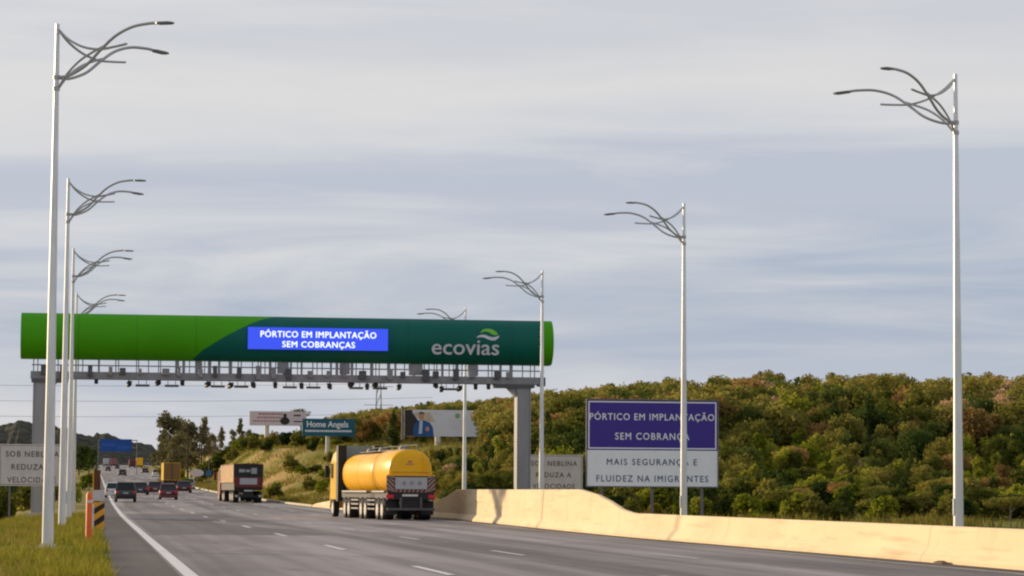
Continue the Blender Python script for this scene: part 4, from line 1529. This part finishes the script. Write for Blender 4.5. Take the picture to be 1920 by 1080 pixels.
# power lines far behind the gantry and the lattice tower they hang on
for i, (z, lab) in enumerate(((28.0, 'topmost of three thin power cables crossing the sky under the gantry'), (24.0, 'middle one of three thin power cables under the gantry'),
                              (20.0, 'lowest of three thin power cables under the gantry'))):
    mb = MB()
    mb.tube([(x, 700 - 0.02 * x, z + 1.6 - 0.00016 * (x + 25) * (x + 25) * -1 - 1.2) for x in np.arange(-260, 90, 12.0)], 0.045, 5)
    tag(mb.build('power_cable', cable_mat), lab, 'cable', 'power cables behind the gantry')
t = thing('pylon', 'thin lattice pylon whose top shows above the forest behind the gantry', 'pylon', (76.0, 720, -2))
mb = MB()
for sx in (-1, 1):
    for sy in (-1, 1):
        mb.tube([(sx * 2.0, sy * 2.0, 0), (sx * 0.9, sy * 0.9, 20), (sx * 0.5, sy * 0.5, 33)], 0.09, 5)
for z in np.arange(0, 32, 3.0):
    k = float(np.interp(z, [0, 20, 33], [2.0, 0.9, 0.5]))
    k2 = float(np.interp(z + 3, [0, 20, 33], [2.0, 0.9, 0.5]))
    for s in (-1, 1):
        mb.tube([(-k, s * k, z), (k2, s * k2, z + 3)], 0.05, 4)
        mb.tube([(s * k, k, z), (s * k2, -k2, z + 3)], 0.05, 4)
mb.build('lattice', grey_steel, t)
mb = MB()
for z in (22.0, 27.0, 32.0):
    mb.tube([(-4, 0, z), (4, 0, z)], 0.08, 5)
mb.build('crossarm', grey_steel, t)


# ------------------------------------------------------------------ vegetation
def leaf_mesh(name, m, centers, radii, counts, size, flat=1.0, up_bias=0.25):
    """many leaf sprays spread over the shells of a set of blobs"""
    V, n_all = [], 0
    for (c, r, n) in zip(centers, radii, counts):
        d = rng.normal(size=(n, 3))
        d[:, 2] += up_bias
        d /= np.linalg.norm(d, axis=1)[:, None]
        rad = r * (1.12 - 0.62 * rng.random(n) ** 1.5) * (1 + 0.22 * np.sin(d[:, 0] * 5.1 + c[0] * 9) * np.sin(d[:, 1] * 4.3 + c[1] * 7 + d[:, 2] * 6))
        p = np.array(c) + d * rad[:, None] * np.array([1, 1, flat])
        nr = d + rng.normal(size=(n, 3)) * 0.55
        nr /= np.linalg.norm(nr, axis=1)[:, None]
        a = np.cross(nr, rng.normal(size=(n, 3)))
        a /= np.linalg.norm(a, axis=1)[:, None]
        b = np.cross(nr, a)
        s = size * rng.uniform(0.5, 1.3, n)[:, None]
        asp = rng.uniform(0.45, 0.9, n)[:, None]
        bend = nr * s * 0.25
        V.append(np.stack([p - a * s, p - b * s * asp - bend, p + a * s, p + b * s * asp - bend], axis=1).reshape(-1, 3))
        n_all += n
    V = np.concatenate(V)
    me = bpy.data.meshes.new(name)
    me.vertices.add(len(V))
    me.vertices.foreach_set('co', V.astype(np.float32).ravel())
    me.loops.add(n_all * 4)
    me.loops.foreach_set('vertex_index', np.arange(n_all * 4, dtype=np.int32))
    me.polygons.add(n_all)
    me.polygons.foreach_set('loop_start', np.arange(0, n_all * 4, 4, dtype=np.int32))
    me.polygons.foreach_set('loop_total', np.full(n_all, 4, dtype=np.int32))
    me.materials.append(m)
    me.update(calc_edges=True)
    return me


def crown_blobs(R_, H_, base, nb, kind='round'):
    cs, rs = [], []
    for i in range(nb):
        a = rng.uniform(0, 2 * PI)
        if kind == 'umbrella':
            q = math.sqrt(rng.random()) * R_ * 0.8
            cs.append((q * math.cos(a), q * math.sin(a), base + H_ * (0.75 - 0.3 * (q / R_) ** 2 + rng.uniform(-.1, .12))))
            rs.append(R_ * rng.uniform(0.25, 0.38))
        elif kind == 'column':
            h = rng.random()
            q = R_ * 0.6 * rng.random() * (1 - 0.5 * h)
            cs.append((q * math.cos(a), q * math.sin(a), base + H_ * (0.08 + 0.88 * h)))
            rs.append(R_ * rng.uniform(0.28, 0.48) * (1.1 - 0.5 * h))
        else:
            h = rng.random() ** 0.8
            q = R_ * 0.72 * math.sqrt(rng.random()) * math.sqrt(max(0.05, 1 - (h - 0.25) ** 2 * 1.3))
            cs.append((q * math.cos(a), q * math.sin(a), base + H_ * (0.15 + 0.68 * h)))
            rs.append(R_ * rng.uniform(0.26, 0.46))
    return cs, rs


def trunk_geo(base, H_, R_, cs, rad, lean=0.0):
    mb = MB()
    top = base + H_ * 0.6
    path = [(0, 0, -0.6), (lean * .3, 0.05, base * 0.5), (lean * .6, -0.04, base), (lean, 0, top)]
    mb.tube(path, [rad * 1.25, rad, rad * 0.8, rad * 0.3], 7)
    for c in cs[:6]:
        z0 = base * 0.75 + rng.random() * (top - base * .75) * 0.6
        k = z0 / top
        mb.tube([(lean * k, 0, z0), ((lean * k + c[0]) * .55, c[1] * .55, (z0 + c[2]) * .5), c], [rad * 0.45, rad * 0.28, rad * 0.1], 5)
    return mb


def make_tree(name, label, cat, group, leaf, m_bark, R_, H_, base, nb, per, size, kind='round', flat=0.85, rad=0.12):
    t = thing(name, label, cat, (0, -500, 0), 0, group)
    cs, rs = crown_blobs(R_, H_, base, nb, kind)
    cr_ = [max(25, int(per * (r / (R_ * 0.36)) ** 2)) for r in rs]
    me = leaf_mesh('crown', leaf, cs, rs, cr_, size, flat)
    o = bpy.data.objects.new('crown', me)
    COL.objects.link(o)
    o.parent = t
    trunk_geo(base, H_, R_, cs, rad, rng.uniform(-.3, .3)).build('trunk', m_bark, t, True)
    return t


FOREST = 'trees of the forest on the hillside'
protos = {}
spec = {
    'olive': (leaf_olive, bark, [(2.3, 6.0, 0.7, 18, 'round'), (1.9, 6.4, 0.9, 16, 'round'), (2.7, 4.2, 2.4, 16, 'umbrella')]),
    'dark': (leaf_dark, bark, [(2.2, 6.0, 0.6, 18, 'round'), (1.8, 6.6, 0.6, 17, 'column'), (2.6, 5.4, 0.8, 19, 'round')]),
    'yellow': (leaf_yellow, bark_pale, [(1.9, 5.4, 0.7, 15, 'round'), (1.5, 5.6, 0.7, 14, 'column')]),
    'rust': (leaf_rust, bark, [(2.1, 5.4, 0.9, 16, 'round'), (2.4, 3.6, 2.8, 14, 'umbrella')]),
    'pink': (leaf_pink, bark_pale, [(1.9, 3.4, 2.6, 12, 'umbrella')]),
}
words = {'olive': 'olive green', 'dark': 'dark green', 'yellow': 'yellow green', 'rust': 'rusty brown', 'pink': 'pinkish blossoming'}
proto_list = []
for k, (lm, bk, vs_) in spec.items():
    protos[k] = []
    for (a, b, c, nb, kd) in vs_:
        protos[k].append((make_tree('tree', 'tree', 'tree', FOREST, lm, bk, a, b, c, nb + 4, 110, 0.165, kd), kd))

INV = cam.matrix_world.inverted()


def seen_at(x, y, z):
    q = INV @ Vector((x, y, z))
    return 960 + 5000 * q.x / -q.z, 540 - 5000 * q.y / -q.z


cand = []
for gy in np.arange(144, 520, 2.7):
    x = edge(gy) + 9
    while x < 160:
        jx, jy = x + rng.uniform(-1.6, 1.6), gy + rng.uniform(-1.6, 1.6)
        x += rng.uniform(2.1, 3.2)
        px, py = seen_at(jx, jy, land(jx, jy) + 5)
        if px < 600 or px > 1985:
            continue
        u = jx - edge(jy)
        # the wood keeps off the verge, and its edge swings away from the road further on
        lim = float(np.interp(jy, [150, 200, 260, 330, 420, 520], [13, 13, 14, 16, 20, 26]))
        if 640 < px < 1010 and 185 < jy < 330:
            lim = 8.5
        if u < lim:
            continue
        if jy < 160 and px < 1400:
            continue
        cand.append((jx, jy, px, py))
SKY = ([600, 640, 700, 760, 800, 900, 1000, 1050, 1100, 1180, 1250, 1330, 1400, 1480, 1520, 1600, 1650, 1700, 1740, 1790, 1830, 1880, 1930],
       [790, 778, 768, 765, 756, 752, 738, 731, 728, 713, 708, 708, 696, 694, 700, 700, 698, 703, 705, 708, 694, 686, 688])
cand.sort(key=lambda c: c[1])
# what the near crowns and signs hide is left out: keep a tree only if its top shows above those before it
horizon = {}
kept = []
for x, y, px, py in cand:
    h = rng.uniform(4.8, 7.8) * (0.62 + 0.38 * sst(150, 215, y))
    if px < 1010 and y < 330:
        h *= float(np.interp(x - edge(y), [8, 22], [0.30, 1.0]))
    elif px > 1090 and y < 205:
        h *= float(np.interp(y, [150, 205], [0.42, 0.85]))
    z = land(x, y)
    tx, ty = seen_at(x, y, z + h)
    ridge = float(np.interp(tx, *SKY)) + rng.uniform(-7, 9)
    if 725 < tx < 920 and y < 304:        # low growth only in front of the billboards
        ridge = 836
    elif tx < 725 and y < 333:
        ridge = 828
    if ty < ridge:          # the wind-trimmed ridge: crowns there stay low
        h = h - (ridge - ty) * y / 5000
        tx, ty = seen_at(x, y, z + h)
        if h < 1.1:
            continue
    hw = 1.9 / y * 5000
    bins = range(int((tx - hw) // 10), int((tx + hw) // 10) + 1)
    gap = max(horizon.get(b, 2000) for b in bins) - ty
    if gap > (-14 if 600 < tx < 1000 and y > 300 else 0.5):
        kept.append((gap * hw, x, y, z, h, tx, ty))
        for b in range(int((tx - hw * .6) // 10), int((tx + hw * .6) // 10) + 1):
            horizon[b] = min(horizon.get(b, 2000), ty)
kept.sort(key=lambda c: -c[0])
print('forest trees kept', len(kept), 'of', len(cand))


def where_word(px, py):
    lm = ((640, 'left of the teal board'), (760, 'left of the suited man board'), (900, 'behind the suited man board'),
          (1000, 'behind the right gantry column'), (1095, 'above the half hidden fog sign'), (1225, 'over violet sign\'s left half'), (1350, 'over violet sign\'s right half'),
          (1470, 'just right of the violet sign'), (1580, 'midway between violet sign and rightmost lamp'), (1690, 'some way left of the rightmost lamp'), (1790, 'just left of the rightmost lamp'), (9999, 'right of the rightmost lamp'))
    w = next(b for a, b in lm if px < a)
    top = float(np.interp(px, [600, 900, 1030, 1400, 1920], [780, 755, 735, 697, 690]))
    v = 'on the skyline' if py < top + 28 else 'high on the hill' if py < top + 75 else 'midway up the hill' if py < 850 else 'at the forest foot'
    return v + ' ' + w


used = set()
rest = []
for i, (gp, x, y, z, h, tx, ty) in enumerate(kept):
    r = rng.random()
    hi = ty < 790
    if hi:
        k = 'olive' if r < .46 else 'dark' if r < .76 else 'rust' if r < .87 else 'pink' if r < .93 else 'yellow'
    else:
        k = 'olive' if r < .42 else 'dark' if r < .72 else 'yellow' if r < .91 else 'rust' if r < .97 else 'pink'
    v = int(rng.integers(len(protos[k])))
    pr, kd = protos[k][v]
    s = h / 6.9
    rz = rng.uniform(0, 2 * PI)
    if i >= 290:
        rest.append((k, v, x, y, z, s, rz))
        continue
    if k == 'pink' and y < 215:
        k = 'yellow'
        v = int(rng.integers(len(protos[k])))
        pr, kd = protos[k][v]
    shape = {'round': 'bushy', 'umbrella': 'flat topped', 'column': 'slim'}[kd]
    lab = '%s %s tree %s' % (shape, words[k], where_word(tx, ty))
    wd = max(s, 0.5)
    sc_ = (wd * rng.uniform(.72, 1.12), wd * rng.uniform(.72, 1.12), s)
    if (k, v) not in used:
        used.add((k, v))
        pr.location = (x, y, z - 0.1)
        pr.rotation_euler = (0, 0, rz)
        pr.scale = sc_
        pr['label'] = lab
    else:
        dup(pr, (x, y, z - 0.1), rz, lab, sc_)
# the remaining, farthest canopy as one mass
if rest:
    V = []
    mats_, cnt = [], []
    order = list(spec.keys())
    groups_ = {k: [] for k in order}
    for k, v, x, y, z, s, rz in rest:
        me = protos[k][v][0].children[0].data
        co = np.empty(len(me.vertices) * 3, dtype=np.float32)
        me.vertices.foreach_get('co', co)
        co = co.reshape(-1, 3) * s
        c_, s_ = math.cos(rz), math.sin(rz)
        co = np.stack([co[:, 0] * c_ - co[:, 1] * s_ + x, co[:, 0] * s_ + co[:, 1] * c_ + y, co[:, 2] + z], axis=1)
        groups_[k].append(co)
    allv, mi = [], []
    for j, k in enumerate(order):
        if groups_[k]:
            q = np.concatenate(groups_[k])
            allv.append(q)
            mi.append(np.full(len(q) // 4, j, dtype=np.int32))
    V = np.concatenate(allv)
    mi = np.concatenate(mi)
    n = len(mi)
    me = bpy.data.meshes.new('forest')
    me.vertices.add(len(V))
    me.vertices.foreach_set('co', V.ravel())
    me.loops.add(n * 4)
    me.loops.foreach_set('vertex_index', np.arange(n * 4, dtype=np.int32))
    me.polygons.add(n)
    me.polygons.foreach_set('loop_start', np.arange(0, n * 4, 4, dtype=np.int32))
    me.polygons.foreach_set('loop_total', np.full(n, 4, dtype=np.int32))
    for k in order:
        me.materials.append(spec[k][0])
    me.polygons.foreach_set('material_index', mi)
    me.update(calc_edges=True)
    fo = bpy.data.objects.new('forest', me)
    COL.objects.link(fo)
    fo['kind'] = 'stuff'
    tag(fo, 'farther canopy of the mixed green forest on the hillside', 'forest')

# grey green tall trees on the bank left of the billboards
GREY = 'grey green trees along the top of the bank'
g0 = make_tree('tree', 'x', 'tree', GREY, leaf_grey, bark_pale, 2.1, 7.6, 1.0, 22, 85, 0.20, 'round', 1.0, 0.14)
g1 = make_tree('tree', 'x', 'tree', GREY, leaf_grey, bark_pale, 1.5, 7.4, 1.2, 18, 85, 0.19, 'column', 1.0, 0.12)
first = {id(g0): True, id(g1): True}
grey_spots = [(312, 757, 470, 0, 'tallest grey green tree, leftmost on the bank top'), (335, 768, 480, 0, 'grey green tree second from the left on the bank, behind the timber pole'),
              (303, 790, 490, 1, 'slim grey green tree at the left foot of the tallest bank tree'), (356, 775, 474, 0, 'bushy grey green tree right of the timber pole'),
              (378, 768, 478, 1, 'slim grey green tree right of the shorter dark pole, last of the tall clump'), (347, 782, 492, 1, 'slim grey green tree behind the two dark poles'),
              (410, 792, 480, 1, 'slim grey tree standing alone right of the tall clump'), (432, 800, 484, 0, 'low grey green tree midway between the tall clump and the pale billboard'),
              (445, 776, 490, 1, 'slim grey tree just left of the pale billboard'), (459, 800, 486, 0, 'low grey green tree under the left end of the pale billboard'),
              (395, 805, 486, 0, 'low bushy grey green tree at the right foot of the tall clump'), (325, 800, 462, 0, 'low bushy grey tree in front of the tall clump')]
for px, py, y, k, lab in grey_spots:
    x = (px - 175) * y / 5000 * 0.997
    z = land(x, y)
    ztop = EYE + (920 + (px - 175) * 0.006 - py) * y / 5000
    s = max(0.35, (ztop - z) / 9.0)
    p = (g0, g1)[k]
    rz = rng.uniform(0, 6)
    if first[id(p)]:
        first[id(p)] = False
        p.location, p.rotation_euler, p.scale = (x, y, z - .1), (0, 0, rz), (s, s, s)
        p['label'] = lab
    else:
        dup(p, (x, y, z - .1), rz, lab, (s * rng.uniform(.9, 1.1), s, s))
# lone umbrella tree on the skyline beside the teal board
um = make_tree('umbrella_tree', 'flat topped dark tree on a bare trunk behind the teal board', 'tree', None, leaf_dark, bark, 2.6, 3.4, 6.0, 9, 60, 0.22, 'umbrella', 0.7, 0.16)
um.location = (43.0, 560, land(43, 560) - 0.5)
um.scale = (1.15, 1.15, (EYE + 159 * .112 - land(43, 560)) / 9.2)

# dark wood left of the road, in the dip before the distant hill
FAR = 'dark trees left of the far road'
lp = make_tree('tree', 'x', 'tree', FAR, leaf_dark, bark, 3.0, 6.6, 0.4, 20, 70, 0.30, 'round', 0.9, 0.16)
for i, (px, y, s) in enumerate(((-10, 420, 1.0), (14, 470, 1.1), (38, 440, 1.0), (60, 500, 1.2), (82, 460, 0.9), (104, 520, 1.2), (126, 560, 1.1), (148, 600, 1.1), (166, 660, 1.0),
                                (28, 560, 1.3), (-4, 330, 0.8), (30, 300, 0.6), (52, 340, 0.75), (74, 380, 0.7))):
    x = (px - 175) * y / 5000
    z = land(x, y) - 0.6
    w = ('behind the left fog sign' if px < 30 else 'behind the left gantry column' if px < 84 else 'between the left lamp poles' if px < 118 else 'right of the left lamp poles')
    lab = '%s dark tree %s, %s' % ('low' if s < 0.85 else 'broad', w, 'in front' if y < 400 else 'farther off' if y > 510 else 'midway')
    if i == 0:
        lp.location, lp.scale = (x, y, z), (s, s, s)
        lp['label'] = lab
    else:
        dup(lp, (x, y, z), rng.uniform(0, 6), lab, (s, s, s))

# low scrub: bushes on the bank and behind the barrier
SCRUB = 'bushes on the bank and behind the barrier'
bush_p = []
for nm, lm in (('green', leaf_yellow), ('olive', leaf_olive), ('dark', leaf_dark), ('dry', leaf_gold)):
    t = thing('bush', 'x', 'bush', (0, -500, 0), 0, SCRUB)
    cs, rs = crown_blobs(1.1, 1.6, -0.1, 9, 'round')
    me = leaf_mesh('foliage', lm, cs, rs, [110] * 9, 0.14, 0.9)
    o = bpy.data.objects.new('foliage', me)
    COL.objects.link(o)
    o.parent = t
    mb = MB()
    for c in cs[:5]:
        mb.tube([(0, 0, -0.2), (c[0] * .5, c[1] * .5, c[2] * .5), c], [0.03, 0.025, 0.01], 5)
    mb.build('stem', bark, t)
    bush_p.append([t, nm, True])


def bush(kind, x, y, s, label, sz=None):
    p = next(b for b in bush_p if b[1] == kind)
    z = land(x, y)
    sc_ = (s, s, sz or s)
    rz = rng.uniform(0, 6)
    if p[2]:
        p[2] = False
        p[0].location, p[0].rotation_euler, p[0].scale = (x, y, z), (0, 0, rz), sc_
        p[0]['label'] = label
    else:
        dup(p[0], (x, y, z), rz, label, sc_)


for px, y, s, k, lab in ((512, 255, 1.0, 'olive', 'round olive bush on the bank right of the bulk lorry'), (310, 425, 1.9, 'dry', 'golden bush rising above the yellow box lorry'),
                         (330, 430, 1.6, 'dry', 'golden bush above the right corner of the yellow box lorry'), (345, 345, 1.0, 'green', 'bright bush on the kerb right of the yellow box lorry'),
                         (575, 280, 1.0, 'olive', 'olive bush on the bank just left of the tanker'), (598, 262, 0.9, 'green', 'bright bush close to the tanker\'s mirror'),
                         (540, 330, 1.3, 'olive', 'olive bush high on the bank below the pale billboard'), (580, 345, 0.9, 'dark', 'dark bush on the bank under the teal board'),
                         (610, 320, 0.8, 'olive', 'olive bush at the foot of the teal board\'s post'), (495, 375, 1.2, 'dark', 'dark bush at the foot of the pale billboard\'s post'),
                         (470, 400, 1.4, 'olive', 'olive bush on the bank top left of the pale billboard\'s post'), (430, 420, 1.3, 'olive', 'olive bush on the bank top under the slim grey trees'),
                         (640, 305, 0.9, 'olive', 'olive bush above the front of the yellow tank'), (555, 385, 1.6, 'olive', 'olive bush on the bank top between the pale and teal boards'),
                         (505, 405, 1.5, 'olive', 'olive bush on the bank top just right of the pale billboard\'s post'), (585, 395, 1.9, 'olive', 'large olive bush on the bank top behind the teal board')):
    bush(k, (px - 175) * y / 5000, y, s, lab)
BANK = ((560, 318, 'green'), (588, 312, 'olive'), (606, 300, 'green'), (618, 285, 'olive'), (630, 296, 'dark'), (642, 280, 'olive'),
        (654, 290, 'green'), (385, 425, 'olive'), (402, 432, 'dark'), (420, 438, 'olive'), (440, 430, 'green'), (452, 445, 'olive'), (462, 425, 'dark'), (482, 440, 'olive'), (496, 430, 'dry'), (515, 436, 'olive'),
        (528, 420, 'dark'), (545, 434, 'olive'), (560, 424, 'olive'), (575, 415, 'dark'), (590, 428, 'olive'), (606, 410, 'olive'), (620, 398, 'dark'), (632, 380, 'olive'), (640, 352, 'olive'), (625, 340, 'green'))
lw = {'green': 'bright green', 'olive': 'olive', 'dark': 'dark', 'dry': 'golden'}
for n_, (px, y, k) in enumerate(BANK):
    wd_ = ('under the grey green clump' if px < 430 else 'left of the pale billboard\'s post' if px < 490 else 'right of the pale billboard\'s post' if px < 555 else 'under the teal board')
    dp_ = 'partway down the slope' if y < 330 else 'in the scrub front' if y < 416 else 'in the scrub rear' if y > 433 else 'amid the scrub'
    kk = 0.62 if y < 360 else 1.0
    bush(k, (px - 175) * y / 5000, y, kk * rng.uniform(1.5, 2.3), '%s bush %s of the bank, %s' % (lw[k], dp_, wd_), kk * kk * rng.uniform(1.3, 1.9))
cols = {'green': 'bright green', 'olive': 'olive', 'dark': 'dark green', 'dry': 'golden dry'}
i = 0
for row, (ya, yb) in enumerate(((140, 152), (150, 166), (158, 178))):
    px = 1120 + row * 17
    while px < 1950:
        y = rng.uniform(ya, yb)
        k = ('green', 'olive', 'green', 'dark', 'green', 'dry', 'olive')[int(rng.integers(7))]
        if k == 'dry' and rng.random() < 0.6:
            k = 'olive'
        s = rng.uniform(0.6, 1.05) + row * 0.25
        lm = ('below the violet blue sign' if px < 1350 else 'just right of the violet blue sign' if px < 1480 else 'midway between violet sign and rightmost lamp' if px < 1660
              else 'left of the rightmost lamp' if px < 1790 else 'right of the rightmost lamp')
        rw = ('in front scrub', 'in middle scrub', 'in back scrub')[row]
        sz = 'low' if s < 0.85 else 'middling' if s < 1.15 else 'large'
        bush(k, (px - 175) * y / 5000 * 1.035, y, s, '%s %s bush %s, %s' % (sz, cols[k], rw, lm))
        px += rng.uniform(30, 52)
for x, y, s, k, lab in ((-6.5, 112, 0.9, 'dark', 'dark bush in the dip under the left fog sign'), (-8.5, 128, 1.3, 'dark', 'dark bush behind the posts of the left fog sign'),
                        (-5.2, 150, 1.2, 'olive', 'olive bush at the foot of the left gantry column'), (-1.6, 190, 0.9, 'green', 'bright bush behind the left lamp poles'),
                        (-0.6, 330, 1.3, 'green', 'bright yellow green bush beside the far left edge line'), (-11, 170, 1.8, 'dark', 'large dark bush beyond the left fog sign'),
                        (-3.4, 240, 1.3, 'olive', 'olive bush far along the left verge'),
                        (-4.6, 205, 1.5, 'olive', 'broad olive bush low on the left slope behind the third lamp'), (-6.4, 225, 1.9, 'dark', 'dark broad bush low on the left slope behind the gantry column'),
                        (-9.5, 240, 2.2, 'olive', 'largest olive bush on the left slope beyond the fog sign'), (-2.6, 275, 1.2, 'olive', 'olive bush left of the far edge line, behind the lamp poles'),
                        (-4.4, 300, 1.7, 'dark', 'dark bush before the pale far wall'), (-13, 215, 2.2, 'dark', 'darkest bush in the dip left of the fog sign post'),
                        (-4.2, 96, 0.7, 'olive', 'small olive bush low in the verge left of the second lamp'), (-5.4, 104, 0.8, 'dark', 'small dark bush under the left fog sign\'s edge')):
    bush(k, x, y, s, lab)


# grass: verge blades near the camera, coarse tufts on the banks
def blades(name, m, pts, hmin, hmax, w, label):
    n = len(pts)
    P = np.array(pts)
    a = rng.uniform(0, 2 * PI, n)
    h = rng.uniform(hmin, hmax, n)
    d = np.stack([np.cos(a), np.sin(a), np.zeros(n)], axis=1) * w
    ln = rng.normal(size=(n, 3)) * 0.35
    ln[:, 2] = 1
    tip = P + ln * h[:, None]
    V = np.stack([P - d, P + d, tip + d * 0.15, tip - d * 0.15], axis=1).reshape(-1, 3)
    me = bpy.data.meshes.new(name)
    me.vertices.add(len(V))
    me.vertices.foreach_set('co', V.astype(np.float32).ravel())
    me.loops.add(n * 4)
    me.loops.foreach_set('vertex_index', np.arange(n * 4, dtype=np.int32))
    me.polygons.add(n)
    me.polygons.foreach_set('loop_start', np.arange(0, n * 4, 4, dtype=np.int32))
    me.polygons.foreach_set('loop_total', np.full(n, 4, dtype=np.int32))
    me.materials.append(m)
    me.update(calc_edges=True)
    o = bpy.data.objects.new(name, me)
    COL.objects.link(o)
    o['kind'] = 'stuff'
    return tag(o, label, 'grass')


verge = {'lush': [], 'lime': [], 'dry': []}
n_b = 0
while n_b < 80000:
    y = 38 + 110 * rng.random() ** 1.5
    x = rng.uniform(-7, 0.42)
    if x > 0.22 + 0.18 * math.sin(y * 1.3) * math.sin(y * 0.37 + 1):
        continue
    if 59.5 < y < 67.5 and x < -0.35 and rng.random() < 0.94:
        continue
    pt = math.sin(x * 1.7 + 1 + 0.6 * math.sin(y * .4)) * math.cos(y * 0.31 + x * .5) + 0.7 * math.sin(x * 4.1 + y * 0.9)
    if pt + rng.normal() * 0.4 < -0.75:
        continue
    q = pt + rng.normal() * 0.45 - (0.5 if y > 66 else 0) + (0.35 if x > -1 else -0.2)
    k = 'lime' if q > 0.4 else 'lush' if q > -0.45 else 'dry'
    verge[k].append((x, y, land(x, y) - 0.01))
    n_b += 1
blades('grass', verge_green, verge['lush'], 0.05, 0.27, 0.013, 'darker olive grass among the tangled verge grass')
blades('grass', grass_mat, verge['lime'], 0.06, 0.34, 0.013, 'bright yellow green grass of the left verge')
blades('grass', dry_mat, verge['dry'], 0.06, 0.24, 0.012, 'withered tan grass in the left verge')
pts = []
while len(pts) < 45000:
    y = rng.uniform(118, 460)
    u = 0.8 + 40 * rng.random() ** 1.6
    x = edge(y) + u
    if y < 190 and u > 30:
        continue
    q = math.sin(x * 0.7 + 2) * math.cos(y * 0.23) + rng.normal() * 0.45
    if q < 0.1:
        continue
    pts.append((x, y, land(x, y) - 0.02))
blades('dry_grass', dry_mat, pts, 0.15, 0.55, 0.05, 'dry tan grass of the bank and the strip behind the barrier')
